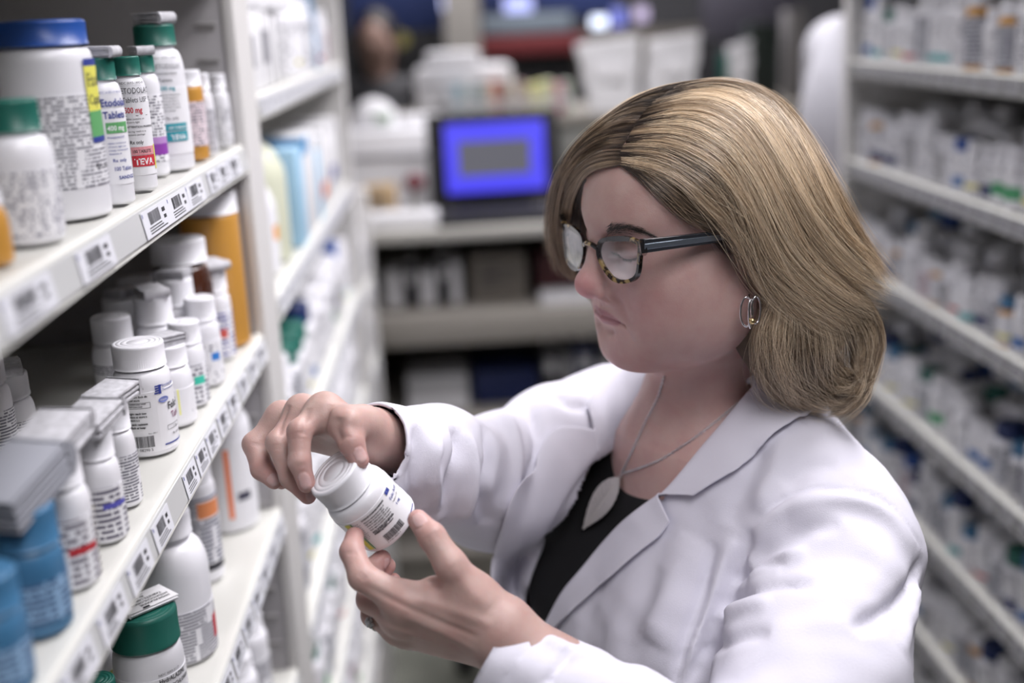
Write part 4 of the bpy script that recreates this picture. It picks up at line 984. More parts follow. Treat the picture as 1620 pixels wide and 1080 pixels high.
x_, z_ = wy(634, 62, 5.2); e = empty('wall_sign', (x_, 5.2, z_), 'small round olive yellow sign in the dark display', 'sign'); obj('disc', lathe_me('disc', [(0, -.01), (.036, -.01), (.036, .01), (0, .01)], 24, mat('olive', (.30, .27, .08)), 40), e).rotation_euler = (math.pi/2, 0, 0)
# ---------------------------------------------------------------- two more people, far out of focus
def figure(x, y, yaw, label, coat_m, skin, hair_m, leg_m, height=1.68, raised=False):
    s = height/1.68; e = empty('person', (x, y, 0), label, 'person', None, yaw)
    def sk(P):
        d = s_ell((0, .01, 1.575), (.073, .092, .112))(P); d = smin(d, s_cap((0, -.01, 1.38), (0, 0, 1.52), .058, .052)(P), .03)
        d = smin(d, s_ell((0, .10, 1.565), (.012, .018, .018))(P), .015); d = smin(d, s_ell((.075, 0, 1.57), (.01, .018, .03))(P), .01); d = smin(d, s_ell((-.075, 0, 1.57), (.01, .018, .03))(P), .01)
        d = smin(d, s_ell((0, 0, 1.20), (.15, .09, .22))(P), .05)
        for sg in (-1, 1):
            if raised and sg == 1: pts = [(.17, 0, 1.36), (.26, .12, 1.50), (.22, .20, 1.72), (.21, .22, 1.80)]
            else: pts = [(sg*.17, 0, 1.36), (sg*.22, -.01, 1.10), (sg*.19, .16, .98), (sg*.15, .24, 1.00)]
            d = smin(d, s_path(pts, [.045, .038, .028, .030], .01)(P), .03)
            hb = np.array(pts[-1]); dr = _n(hb-np.array(pts[-2]))
            for q in range(4): d = smin(d, s_cap(hb, hb+dr*(.075-.006*abs(q-1.5))+np.array(((q-1.5)*.018, 0, 0)), .010, .008)(P), .006)
            d = smin(d, s_cap(hb, hb+dr*.035+np.array((-sg*.035, 0, 0)), .011, .009)(P), .008)
            d = smin(d, s_path([(sg*.09, 0, .92), (sg*.10, .01, .50), (sg*.10, -.01, .08)], [.075, .052, .036], .02)(P), .04)
        return smin(d, s_ell((0, 0, .95), (.155, .10, .12))(P), .06)
    v, q = polygonise(sk, (-.36, -.25, 0.0), (.36, .40, 1.95), .014); v = v*s
    obj('body', np_mesh('body', v, q, skin), e)
    def ct(P):
        d = s_ell((0, 0, 1.18), (.195, .135, .26))(P); d = smin(d, s_cap((-.14, -.01, 1.37), (.14, -.01, 1.37), .065, .065)(P), .05); d = smin(d, s_cap((0, 0, .70), (0, 0, 1.05), .19, .165, (((0, 1, 0)), .72))(P), .06)
        for sg in (-1, 1):
            if raised and sg == 1: pts = [(.17, 0, 1.36), (.26, .12, 1.50), (.235, .17, 1.62)]
            else: pts = [(sg*.17, 0, 1.36), (sg*.22, -.01, 1.10), (sg*.195, .13, .99)]
            d = smin(d, s_path(pts, [.064, .058, .046], .01)(P), .03)
        return smax(d, -(P[:, 2]-.66), .01)
    v, q = polygonise(ct, (-.38, -.28, .6), (.38, .36, 1.75), .014); obj('coat', np_mesh('coat', v*s, q, coat_m), e)
    def tr(P): return smin(s_path([(.09, 0, .92), (.10, .01, .50), (.10, -.01, .09)], [.095, .075, .06], .02)(P), s_path([(-.09, 0, .92), (-.10, .01, .50), (-.10, -.01, .09)], [.095, .075, .06], .02)(P), .03)
    v, q = polygonise(tr, (-.26, -.18, .0), (.26, .18, 1.05), .014); obj('trousers', np_mesh('trousers', v*s, q, leg_m), e)
    for sg in (-1, 1):
        def sh(P): return smax(s_cap((sg*.10, -.05, .045), (sg*.105, .14, .035), .045, .038)(P), -P[:, 2]+.001, .004)
        v, q = polygonise(sh, (sg*.1-.07, -.14, 0), (sg*.1+.07, .22, .12), .01); obj('shoe', np_mesh('shoe', v*s, q, M_BLK), e)
    def hr(P):
        d = s_ell((0, -.015, 1.60), (.084, .100, .112))(P); d = smin(d, s_ell((0, -.055, 1.52), (.082, .055, .12))(P), .03)
        return smax(d, -s_ell((0, .10, 1.555), (.066, .075, .095))(P), .01)
    v, q = polygonise(hr, (-.12, -.16, 1.36), (.12, .12, 1.76), .009); obj('hair', np_mesh('hair', v*s, q, hair_m), e)
    return e
SK2_ = mat('skin_dim', (.36, .20, .17), rough=.5)
figure(wy(597, 90, 4.95)[0], 4.97, math.radians(172), 'dark-haired person in black standing far behind the printer', DGR, mat('skin_far', (.34, .22, .18), rough=.5), mat('dark_hair', (.012, .008, .007), rough=.5), DGR, 1.64)
figure(.97, 2.84, math.radians(100), 'blurred colleague in white coat beside the right shelving', mat('grey_white_cloth', (.46, .46, .50), rough=.8), SK2_, mat('brown_hair', (.06, .03, .02), rough=.5), DGR, 1.84)
# the woman's torso frame and sleeves
NECKB = np.array((0.240, 1.045, 1.262))        # base of the neck, world
CHESTC = np.array((0.205, 1.050, 1.10))
FWD = np.array((-.883, -.469, 0.0)); LFT = np.array((.469, -.883, 0.0)); UPV = np.array((0, 0, 1.0))
TOR = np.stack([LFT, FWD, UPV], 1)             # torso frame columns: her left, forward, up
TO = np.array((0.205, 1.066, 1.200))
def T2W(p): return np.asarray(p) @ TOR.T + TO
def W2T(P): return (P - TO.astype(np.float32)) @ TOR.astype(np.float32)
N_SH = T2W((.158, -.030, -.058)); N_EL = W(1185, 1290, .86); N_WR = W(800, 1044, .895)
F_SH = T2W((-.160, -.020, -.028)); F_EL = W(785, 764, 1.15); F_WR = W(592, 706, .968)
def torso_sdf(P):
    Q = W2T(P)
    d = s_cap((-.135, -.030, -.038), (.135, -.030, -.045), .068, .066)(Q)
    for s in (-1, 1): d = smin(d, s_cap((s*.115, -.035, -.012), (s*.01, -.050, .050), .052, .060)(Q), .04)
    d = smin(d, s_ell((0, -.015, -.14), (.186, .122, .18))(Q), .06)
    for s in (-1, 1): d = smin(d, s_ell((s*.080, .068, -.165), (.078, .072, .085))(Q), .06)
    d = smin(d, s_ell((0, .016, -.42), (.185, .162, .30))(Q), .08)
    return d
def cut_end(P, d, wr, el, o):
    ax = _n(wr-el); c = wr + ax*o
    return smax(d, (P - c.astype(np.float32)) @ ax.astype(np.float32), .003)
def arm_sdf(P, which, g=0.0):
    if which == 'n':
        m = N_SH*.5 + N_EL*.5 + np.array((.012, .0, -.005))
        d = s_path([N_SH, m, N_EL], [.073-g, .068-g, .060-g], .03)(P)
        f = s_path([N_EL, N_EL*.45+N_WR*.55, N_WR], [.056-g, .048-g, .034-g], .02)(P)
        if not g: f = cut_end(P, f, N_WR, N_EL, .012)
        d = smin(d, f, .03)
    else:
        d = s_path([F_SH, F_SH*.5+F_EL*.5, F_EL], [.068-g, .064-g, .058-g], .03)(P)
        f = s_path([F_EL, F_EL*.5+F_WR*.5, F_WR], [.057-g, .050-g, .037-g], .02)(P)
        if not g: f = cut_end(P, f, F_WR, F_EL, .006)
        d = smin(d, f, .03)
    return d
# ================================================================ THE WOMAN
def rot3(yaw, pit, rol):
    c, s = math.cos, math.sin
    Rz = np.array([[c(yaw), -s(yaw), 0], [s(yaw), c(yaw), 0], [0, 0, 1]])
    Rx = np.array([[1, 0, 0], [0, c(pit), -s(pit)], [0, s(pit), c(pit)]])
    Ry = np.array([[c(rol), 0, s(rol)], [0, 1, 0], [-s(rol), 0, c(rol)]])
    return Rz @ Rx @ Ry
HR = rot3(math.radians(109), math.radians(-7), math.radians(-4))
HT = np.array((0.2013, 1.0287, 1.4067))
def H2W(p):    # head frame: x to her right, y forward, z up, origin midway between the ears
    return np.asarray(p) @ HR.T + HT
def W2H(p): return (np.asarray(p) - HT) @ HR
person = empty('person', (0.20, 1.06, 0.0), 'woman in glasses and open white lab coat reading a small pill bottle', 'person')
PO = np.array(person.location)

def head_sdf(P):
    A = P.copy(); A[:, 0] = np.abs(A[:, 0])
    x, y, z = P[:, 0], P[:, 1], P[:, 2]
    d = s_ell((0, -.006, .026), (.0715, .094, .086))(A)
    d = smin(d, s_ell((0, .030, -.030), (.058, .060, .074))(A), .03)
    d = smin(d, s_ell((0, .045, .050), (.058, .046, .046))(A), .03)
    d = smin(d, s_cap((.053, .000, -.046), (.020, .067, -.076), .019, .0175)(A), .030)
    d = smin(d, s_ell((0, .030, -.080), (.040, .046, .021))(A), .02)
    d = smin(d, s_ell((0, .079, -.079), (.021, .0175, .0155))(A), .022)
    d = smin(d, s_ell((.040, .054, -.012), (.026, .026, .020))(A), .03)
    d = smin(d, s_ell((.037, .048, -.048), (.027, .032, .030))(A), .03)
    d = smin(d, s_ell((.055, .022, -.045), (.018, .034, .036))(A), .03)
    d = smin(d, s_cap((.004, .081, .036), (.040, .066, .040), .0125, .010)(A), .018)
    # eye sockets, lids
    d = smax(d, -s_ell((.031, .097, .018), (.019, .017, .0125))(A), .014)
    d = smin(d, s_ell((.0305, .0735, .0165), (.0155, .0140, .0132))(A), .005)
    # eye bag
    # mouth block
    d = smin(d, s_ell((0, .0765, -.050), (.027, .019, .024))(A), .016)
    # nose
    nose = s_cap((0, .0885, .020), (0, .1045, -.010), .0072, .0088)(A)
    nose = smin(nose, s_ell((0, .1055, -.0150), (.0118, .0118, .0105))(A), .010)
    nose = smin(nose, s_ell((.0126, .0945, -.0200), (.0080, .0118, .0086))(A), .006)
    nose = smin(nose, s_cap((0, .105, -.023), (0, .090, -.028), .0042, .004)(A), .005)
    nose = smin(nose, s_cap((.006, .087, .006), (.012, .086, -.016), .009, .009)(A), .014)
    d = smin(d, nose, .010)
    d = smax(d, -s_cap((.0058, .1000, -.0285), (.0075, .093, -.0265), .0022, .0024)(A), .003)
    # philtrum
    # lips pressed together
    up = s_cap((0, .0945, -.0420), (.023, .0860, -.0445), .0030, .0010)(A)
    lo = s_cap((0, .0930, -.0480), (.022, .0850, -.0475), .0042, .0014)(A)
    d = smin(d, up, .006); d = smin(d, lo, .006)
    d = smax(d, -s_cap((0, .1005, -.0575), (.012, .096, -.0570), .0020, .001)(A), .011)
    # nasolabial and mouth-corner folds
    # ears
    ear = s_ell((.0735, -.012, -.012), (.0065, .015, .027), rotear)(A)
    ear = smin(ear, s_ell((.0735, -.005, -.041), (.0045, .0085, .0095))(A), .006)
    ear = smin(ear, s_cap((.0705, .004, -.013), (.0725, .003, -.022), .0040, .0045)(A), .005)
    d = smin(d, ear, .010)
    d = smax(d, -s_ell((.0795, -.006, -.017), (.0050, .0058, .0085))(A), .003)
    return d
rotear = rot3(0, math.radians(12), 0).astype(np.float32)
def skin_top_sdf(Pw):
    """head, neck and upper chest in world space"""
    Hq = ((Pw - HT.astype(np.float32)) @ HR.astype(np.float32))
    d = head_sdf(Hq)
    a = H2W((0, -.026, -.045)); b = T2W((0, -.022, .062)); c = T2W((0, -.006, .00))
    nk = s_cap(a, b, .049, .052)(Pw)
    nk = smin(nk, s_cap(b, c, .052, .075)(Pw), .03)
    thr = s_cap(H2W((0, .004, -.078)), T2W((0, .028, .030)), .022, .020)(Pw)   # throat
    nk = smin(nk, thr, .035)
    for s in (-1, 1):   # sternomastoids
        nk = smin(nk, s_cap(H2W((s*.052, -.024, -.045)), T2W((s*.016, .048, .028)), .011, .007)(Pw), .018)
    d = smin(d, nk, .022)
    ch = torso_sdf(Pw) + .0155
    Q = W2T(Pw)
    ch = smax(ch, Q[:, 2]*1.0 - .05, .03)
    for s in (-1, 1):   # collar bones
        ch = smin(ch, s_cap((s*.018, .044, .008), (s*.075, .022, .018), .007, .005)(Q), .022)
    return smin(d, ch, .030)
CREASES = [  # path in the face plane (x, z), width, depth
    ([(.0165, .0125), (.023, .0105), (.031, .0100), (.038, .0105), (.0455, .0130)], .0011, .0016),
    ([(.017, .0205), (.024, .0245), (.032, .0250), (.043, .0215)], .0018, .0012),
    ([(.018, .0030), (.028, -.0020), (.040, .0005)], .0030, .0008),
    ([(0, -.0447), (.010, -.0450), (.0225, -.0460), (.0290, -.0485)], .0012, .0024),
    ([(.0285, -.0480), (.0330, -.0530), (.0365, -.0610)], .0026, .0009),
    ([(.0175, -.0125), (.0200, -.0185), (.0185, -.0260)], .0018, .0020),
    ([(.0210, -.018), (.0280, -.029), (.0350, -.043)], .0040, .0011),
    ([(0, -.030), (0, -.040)], .0026, .0010),
]
def seg_dist(x, z, path):
    d = np.full(len(x), 1e3)
    for (ax, az), (bx_, bz) in zip(path[:-1], path[1:]):
        ux, uz = bx_-ax, bz-az; L2 = ux*ux+uz*uz+1e-12
        t = np.clip(((x-ax)*ux+(z-az)*uz)/L2, 0, 1)
        d = np.minimum(d, np.hypot(x-ax-t*ux, z-az-t*uz))
    return d
def crease(V, Q):
    H = W2H(V); N = vnormals(V, Q); x = np.abs(H[:, 0]); z = H[:, 2]
    front = np.clip((H[:, 1]-.045)/.015, 0, 1)
    disp = np.zeros(len(V))
    for path, w, dep in CREASES:
        d = seg_dist(x, z, path)
        disp -= dep*np.exp(-(d/w)**2)
    return (V + N*(disp*front)[:, None]).astype(np.float32)
def skin_col(V):
    Hq = W2H(V)
    C = np.tile(np.array((.56, .375, .345)), (len(V), 1))
    def blob(c, r, col, amt):
        c = np.array(c); q = Hq.copy(); q[:, 0] = np.abs(q[:, 0]); dd = (((q-c)/np.array(r))**2).sum(1)
        w = (amt*np.exp(-dd))[:, None]; C[:] = C*(1-w) + np.array(col)*w
    blob((0, .112, -.018), (.016, .014, .016), (.60, .22, .25), .75)
    blob((.040, .060, -.025), (.026, .03, .024), (.56, .24, .25), .65)
    blob((.02, .08, -.085), (.03, .02, .018), (.54, .29, .27), .45)
    blob((0, .095, .07), (.05, .03, .03), (.56, .39, .34), .5)
    blob((.074, -.002, -.034), (.01, .012, .012), (.60, .34, .32), .5)
    blob((.031, .088, .014), (.017, .012, .010), (.42, .26, .24), .5)
    A = Hq.copy(); A[:, 0] = np.abs(A[:, 0]); A = A.astype(np.float32)
    x = A[:, 0]; z = A[:, 2]; fr = A[:, 1] > .06
    up = seg_dist(x, z, [(0, -.0425), (.012, -.0428), (.024, -.0455)]) - np.interp(x, [0, .008, .025], [.0022, .0026, .0006])
    lo = seg_dist(x, z, [(0, -.0478), (.012, -.0476), (.022, -.0470)]) - np.interp(x, [0, .023], [.0042, .0012])
    w = (np.clip(1-np.minimum(up, lo)/.0016, 0, 1)*fr)[:, None]*.85
    C = C*(1-w) + np.array((.40, .17, .20))*w
    lid = seg_dist(x, z, CREASES[0][0]) - .0008
    w = (np.clip(1-lid/.0007, 0, 1)*fr)[:, None]*.9
    C = C*(1-w) + np.array((.05, .035, .03))*w
    # hair roots on the scalp
    return C
def skin_material():
    m = bpy.data.materials.new('skin'); m.use_nodes = True; N, L = nt(m); b = N['Principled BSDF']
    at = N.new('ShaderNodeAttribute'); at.attribute_name = 'skin'
    tc = N.new('ShaderNodeTexCoord')
    nz = N.new('ShaderNodeTexNoise'); nz.inputs['Scale'].default_value = 55; nz.inputs['Detail'].default_value = 5
    L.new(tc.outputs['Object'], nz.inputs['Vector'])
    mr = N.new('ShaderNodeMapRange'); mr.inputs[1].default_value = .3; mr.inputs[2].default_value = .7; mr.inputs[3].default_value = .90; mr.inputs[4].default_value = 1.10
    L.new(nz.outputs[0], mr.inputs[0])
    cb = N.new('ShaderNodeCombineXYZ'); one = N.new('ShaderNodeMath'); one.operation = 'POWER'; one.inputs[1].default_value = .45
    L.new(mr.outputs[0], one.inputs[0]); L.new(one.outputs[0], cb.inputs[0]); L.new(mr.outputs[0], cb.inputs[1]); L.new(mr.outputs[0], cb.inputs[2])
    mx = N.new('ShaderNodeVectorMath'); mx.operation = 'MULTIPLY'
    L.new(at.outputs['Color'], mx.inputs[0]); L.new(cb.outputs[0], mx.inputs[1]); L.new(mx.outputs[0], b.inputs['Base Color'])
    b.inputs['Roughness'].default_value = .47; b.inputs['Specular IOR Level'].default_value = .42
    b.inputs['Subsurface Weight'].default_value = .35; b.inputs['Subsurface Radius'].default_value = (1, .35, .2); b.inputs['Subsurface Scale'].default_value = .004
    v = N.new('ShaderNodeTexVoronoi'); v.inputs['Scale'].default_value = 900
    L.new(tc.outputs['Object'], v.inputs['Vector'])
    n2 = N.new('ShaderNodeTexNoise'); n2.inputs['Scale'].default_value = 260; n2.inputs['Detail'].default_value = 4
    L.new(tc.outputs['Object'], n2.inputs['Vector'])
    ad = N.new('ShaderNodeMath'); ad.operation = 'MULTIPLY_ADD'; ad.inputs[1].default_value = .4
    L.new(v.outputs['Distance'], ad.inputs[0]); L.new(n2.outputs[0], ad.inputs[2])
    bp = N.new('ShaderNodeBump'); bp.inputs['Strength'].default_value = .28; bp.inputs['Distance'].default_value = .0006
    L.new(ad.outputs[0], bp.inputs['Height']); L.new(bp.outputs[0], b.inputs['Normal'])
    return m
M_SKIN = skin_material()
lo_ = np.array((0.02, 0.80, 1.02)); hi_ = np.array((0.36, 1.20, 1.56))
hv, hq = polygonise(skin_top_sdf, lo_, hi_, 0.0015)
hv = crease(relax(hv, hq, 1), hq)
HEAD_V, HEAD_Q = hv, hq
# ---------------------------------------------------------------- hair
def hair_sdf(H):
    d = s_ell((0, -.010, .030), (.080, .100, .090))(H)
    d = smin(d, s_ell((-.052, -.045, -.020), (.040, .062, .085))(H), .03)
    d = smin(d, s_ell((-.060, -.052, -.078), (.040, .052, .060))(H), .03)
    d = smin(d, s_ell((.030, -.072, -.050), (.062, .062, .092))(H), .04)
    d = smin(d, s_ell((-.012, -.080, -.052), (.062, .054, .078))(H), .04)
    d = smin(d, s_ell((.062, -.010, -.020), (.028, .060, .085))(H), .03)
    far = s_path([(.045, .066, .070), (.078, .068, .034), (.087, .066, -.012), (.086, .060, -.048), (.080, .040, -.085)], [.016, .015, .014, .012, .010])(H)
    d = smin(d, far, .02)
    # free the face, the neck and the near ear
    d = smax(d, -s_ell((0, .118, -.012), (.078, .080, .088))(H), .010)
    d = smax(d, -s_ell((-.060, .060, -.030), (.055, .060, .062))(H), .012)
    d = smax(d, -s_ell((-.006, .035, -.120), (.058, .060, .075))(H), .012)
    d = smax(d, -s_ell((-.094, .022, -.040), (.030, .034, .050))(H), .010)
    return d
sv, sq = polygonise(hair_sdf, (-.12, -.17, -.17), (.12, .11, .145), .0032)
sv = relax(sv, sq, 3)
SHW = H2W(sv)
_hz = W2H(HEAD_V)[:, 2]; _hk = (_hz[HEAD_Q].min(1) > .036)
HBVH = BVHTree.FromPolygons([Vector(p) for p in SHW.tolist()]+[Vector(p) for p in HEAD_V.tolist()], sq.tolist()+(HEAD_Q[_hk]+len(SHW)).tolist())
def hit(px, py, last):
    r = W(px, py, 1) - EYE
    h = HBVH.ray_cast(Vector(EYE), Vector(r))
    if h[0] is not None: return np.array(h[0]), np.array(h[1])
    # outside the shell: the closest shell point, pushed on to the line of sight
    t = last if last else 1.02
    p = EYE + r*t
    for _ in range(3):
        q = HBVH.find_nearest(Vector(p)); a = np.array(q[0])
        t = float((a-EYE) @ r/(r @ r)); p = EYE + r*t
    return p, _n(p-a) if np.linalg.norm(p-a) > 1e-5 else np.array(q[1])
NV = 26
def sheet(guides, NG=20):
    """guides: list of pixel polylines -> surface samples (n, NV, 3) and normals"""
    out = []; nor = []
    m = len(guides)
    R = [cr(np.array(g, float), np.linspace(0, 1, NV)) for g in guides]
    R = np.array(R)                      # m, NV, 2
    us = np.linspace(0, 1, NG)
    D = np.stack([cr(R[:, k, :], us) for k in range(NV)], 1)   # NG, NV, 2
    for g in D:
        P = []; Nn = []; last = None
        for p in g:
            a, b = hit(p[0], p[1], last); P.append(a); Nn.append(b)
            last = float((a-EYE) @ (W(p[0], p[1], 1)-EYE)/np.sum((W(p[0], p[1], 1)-EYE)**2))
        P = np.array(P); Nn = np.array(Nn)
        for _ in range(3):               # even out the depth
            P[1:-1] = P[1:-1]*.5 + (P[:-2]+P[2:])*.25
            Nn[1:-1] = Nn[1:-1]*.5 + (Nn[:-2]+Nn[2:])*.25
        out.append(P); nor.append(Nn/np.linalg.norm(Nn, axis=1, keepdims=True))
    return np.array(out), np.array(nor)
STR = []   # (points, tint, thickness, root darkness)
rg = np.random.default_rng(7)
def grow(S, n, lift=(0.0, .006), cl=70, spread=.0022, wav=.0016, vmin=0.0, vend=(.86, 1.0), tint=(.5, .2), dark=0.0, rad=.00011, fly=.03, liftroot=.2):
    P, Nn = S; NG = len(P)
    cu = rg.random(cl); ctint = rg.normal(tint[0], tint[1], cl); cl_l = rg.random(cl); ph = rg.random((cl, 4))*6.28
    v = np.linspace(0, 1, 24)
    for s in range(n):
        c = rg.integers(cl); u0 = cu[c] + rg.normal(0, 1)*1.1/cl; u0 = float(np.clip(u0, 0, 1))
        ve = rg.uniform(*vend); vs = rg.uniform(0, vmin) if vmin else 0.0
        vv = vs + (ve-vs)*v
        pull = .62*vv*(rg.random()*.5+.7)
        uu = np.clip(u0*(1-pull) + cu[c]*pull, 0, 1)
        x = uu*(NG-1); i = np.clip(x.astype(int), 0, NG-2); t = (x-i)[:, None]
        y = vv*(NV-1); j = np.clip(y.astype(int), 0, NV-2); q = (y-j)[:, None]
        def bil(A): return (A[i, j]*(1-t)+A[i+1, j]*t)*(1-q) + (A[i, j+1]*(1-t)+A[i+1, j+1]*t)*q
        b = bil(P); nn = bil(Nn)
        L = lift[0] + (lift[1]-lift[0])*(.55*cl_l[c]+.45*rg.random())
        prof = liftroot + (1-liftroot)*np.clip(vv*3.2, 0, 1)
        side = np.cross(np.gradient(b, axis=0), nn); side /= np.linalg.norm(side, axis=1, keepdims=True)+1e-9
        w = wav*np.sin(vv*5.5+ph[c, 0])*vv + .35*wav*np.sin(vv*13+ph[c, 1])*vv
        jit = rg.normal(0, spread)*np.clip(vv*2, 0, 1) + rg.normal(0, .0005)
        pts = b + nn*(L*prof)[:, None] + side*(w+jit)[:, None]
        if rg.random() < fly:
            k = rg.uniform(.002, .010); pts += (nn*(k*vv**2)[:, None] + side*(rg.normal(0, .006)*np.sin(vv*rg.uniform(2, 6)))[:, None]*vv[:, None])
        STR.append((pts, ctint[c]+rg.normal(0, .14), rad*rg.uniform(.7, 1.25), dark))
near_top = [
    [(980, 262), (1020, 271), (1070, 293), (1112, 325), (1150, 352), (1178, 385), (1200, 425), (1235, 470), (1285, 512)],
    [(984, 243), (1040, 248), (1090, 272), (1135, 308), (1166, 350), (1188, 400), (1220, 450), (1265, 500), (1310, 530)],
    [(994, 226), (1050, 225), (1105, 245), (1150, 285), (1182, 340), (1208, 395), (1245, 450), (1295, 500), (1340, 520)],
    [(1005, 206), (1065, 198), (1120, 215), (1170, 265), (1200, 330), (1230, 390), (1275, 445), (1325, 485), (1365, 497)],
    [(1020, 184), (1085, 172), (1145, 190), (1195, 245), (1228, 310), (1262, 375), (1305, 430), (1350, 465), (1385, 478)],
    [(1038, 164), (1105, 150), (1170, 170), (1220, 225), (1258, 295), (1290, 355), (1330, 405), (1368, 440), (1390, 456)],
    [(1062, 146), (1125, 136), (1190, 155), (1240, 207), (1280, 277), (1310, 337), (1342, 387), (1370, 422), (1386, 440)],
    [(1085, 134), (1150, 131), (1210, 157), (1258, 205), (1294, 270), (1322, 330), (1350, 378), (1374, 410), (1388, 425)]]
near_low = [
    [(1226, 440), (1216, 480), (1202, 525), (1201, 562), (1214, 598), (1240, 625), (1280, 638)],
    [(1232, 438), (1232, 480), (1226, 530), (1229, 575), (1250, 610), (1288, 630), (1325, 625)],
    [(1250, 450), (1265, 500), (1260, 550), (1266, 590), (1292, 612), (1325, 612), (1352, 592)],
    [(1275, 465), (1305, 515), (1306, 555), (1312, 585), (1335, 592), (1357, 575), (1368, 550)],
    [(1320, 470), (1350, 515), (1348, 550), (1346, 580), (1350, 600), (1338, 622), (1315, 636)],
    [(1362, 460), (1384, 505), (1380, 545), (1368, 585), (1352, 618), (1328, 638), (1300, 645)]]
far_top = [
    [(986, 262), (960, 266), (936, 276), (917, 295), (906, 325), (903, 370), (908, 410), (920, 440)],
    [(985, 240), (955, 242), (925, 259), (902, 288), (893, 325), (890, 372), (898, 415), (914, 442)],
    [(1000, 212), (965, 218), (932, 236), (903, 266), (887, 305), (882, 355), (890, 405), (908, 440)],
    [(1013, 192), (985, 196), (948, 216), (912, 248), (889, 292), (880, 345), (885, 395), (902, 434)],
    [(1030, 172), (1000, 176), (965, 196), (925, 230), (893, 275), (879, 330), (881, 385), (896, 426)],
    [(1055, 150), (1020, 158), (985, 178), (945, 207), (908, 248), (885, 300), (879, 360), (890, 415)],
    [(1085, 134), (1045, 144), (1005, 162), (965, 190), (922, 228), (893, 275), (880, 335), (886, 400)]]
far_inner = [
    [(926, 282), (912, 304), (904, 336), (902, 376), (906, 408), (916, 434)],
    [(928, 286), (918, 310), (912, 340), (910, 376), (913, 408), (921, 434)]]
hairline = [
    [(984, 257), (1020, 271), (1060, 298), (1100, 328), (1140, 350), (1176, 364)],
    [(984, 262), (1012, 279), (1048, 307), (1088, 338), (1128, 356), (1172, 374)]]
S1 = sheet(near_top); S2 = sheet(near_low); S3 = sheet(far_top); S4 = sheet(hairline, 6); S5 = sheet(far_inner, 5)
grow(S2, 3600, lift=(0, .010), cl=60, spread=.0034, wav=.0070, tint=(.40, .20), dark=.0, fly=.05)
grow(S2, 700, lift=(.006, .014), cl=26, spread=.0036, wav=.010, tint=(.62, .20), fly=.16)
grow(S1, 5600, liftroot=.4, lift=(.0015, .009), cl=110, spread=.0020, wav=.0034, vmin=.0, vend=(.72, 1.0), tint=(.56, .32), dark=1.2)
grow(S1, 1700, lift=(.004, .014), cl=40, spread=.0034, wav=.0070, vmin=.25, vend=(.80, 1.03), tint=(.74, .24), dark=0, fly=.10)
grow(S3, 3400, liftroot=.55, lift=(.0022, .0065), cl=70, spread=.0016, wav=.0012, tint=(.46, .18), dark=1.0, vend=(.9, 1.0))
grow(S5, 700, lift=(-.004, .002), cl=24, spread=.0020, wav=.001, tint=(.14, .10), dark=.2, vend=(.85, 1.0))
grow(S4, 900, liftroot=.6, lift=(.0010, .005), cl=24, spread=.0026, wav=.0015, tint=(.10, .10), dark=.2, vend=(.5, 1.0), fly=.04)
# stray hairs
grow(S1, 240, lift=(.006, .016), cl=200, spread=.0060, wav=.010, vmin=.3, tint=(.80, .15), rad=.00007, fly=.7)
grow(S2, 200, lift=(.006, .018), cl=200, spread=.0070, wav=.012, vmin=.2, tint=(.75, .15), rad=.00007, fly=.7)
grow(S4, 260, lift=(.001, .006), cl=16, spread=.0040, wav=.0020, tint=(.36, .14), dark=.6, vend=(.7, 1.0), fly=.1)
# the side turned away from the photograph
def back_guides():
    out = []; nor = []
    for az in np.linspace(math.radians(118), math.radians(330), 22):      # from behind the near ear round to the far temple
        P = []; Nn = []
        for z in np.linspace(.118, -.135, NV):
            rr = .02 + .2*math.sqrt(max(0, (.120-z)/.25))
            a = az + math.radians(90)
            p = np.array((math.cos(a)*rr*.9, -.02+math.sin(a)*rr, z))
            q = HBVH.find_nearest(Vector(H2W(p))); P.append(np.array(q[0])); Nn.append(np.array(q[1]))
        P = np.array(P); Nn = np.array(Nn)
        for _ in range(3):
            P[1:-1] = P[1:-1]*.5+(P[:-2]+P[2:])*.25
        out.append(P); nor.append(Nn)
    return np.array(out), np.array(nor)
grow(back_guides(), 2600, lift=(0, .004), cl=80, spread=.002, wav=.003, vend=(.86, 1.0), tint=(.45, .18), dark=.6)
# sideburn wisps in front of the ear, eyebrows, lashes
SKBVH = BVHTree.FromPolygons([Vector(p) for p in HEAD_V.tolist()], HEAD_Q.tolist())
def on_skin(px, py):
    r = W(px, py, 1) - EYE; h = SKBVH.ray_cast(Vector(EYE), Vector(r))
    return (np.array(h[0]), np.array(h[1])) if h[0] is not None else (None, None)
def short_hairs(n, root_fn, dir_fn, length, tint, rad, lift=.0008, curl=0.0):
    for _ in range(n):
        a = root_fn(); d = dir_fn(a)
        pts = []; x, y = a
        ok = True
        for k in range(8):
            f = k/7
            p, nn = on_skin(x + d[0]*length*f + curl*f*f, y + d[1]*length*f + curl*.6*f*f)
            if p is None: ok = False; break
            pts.append(p + nn*lift*(.3+f))
        if ok:
            P = cr(np.array(pts), np.linspace(0, 1, 24)); STR.append((P, tint+rg.normal(0, .05), rad, 0.0))
def brow_near():
    t = rg.random(); x = np.interp(t, [0, .35, .75, 1], [958, 984, 1012, 1034]); y = np.interp(t, [0, .35, .75, 1], [366, 359, 364, 373])
    return x, y + rg.normal(0, 1)*np.interp(t, [0, .3, 1], [3.6, 3.4, 1.0])
short_hairs(330, brow_near, lambda a: (.95, np.interp(a[0], [958, 985, 1030], [-.75, .0, .35])+rg.normal(0, .15)), 9, -.10, .00012)
_nb = len(STR)
for p_, t_, r_b, d_ in STR[_nb-300:_nb]:
    q_ = W2H(p_); q_[:, 0] *= -1; STR.append((H2W(q_), t_, r_b, d_))
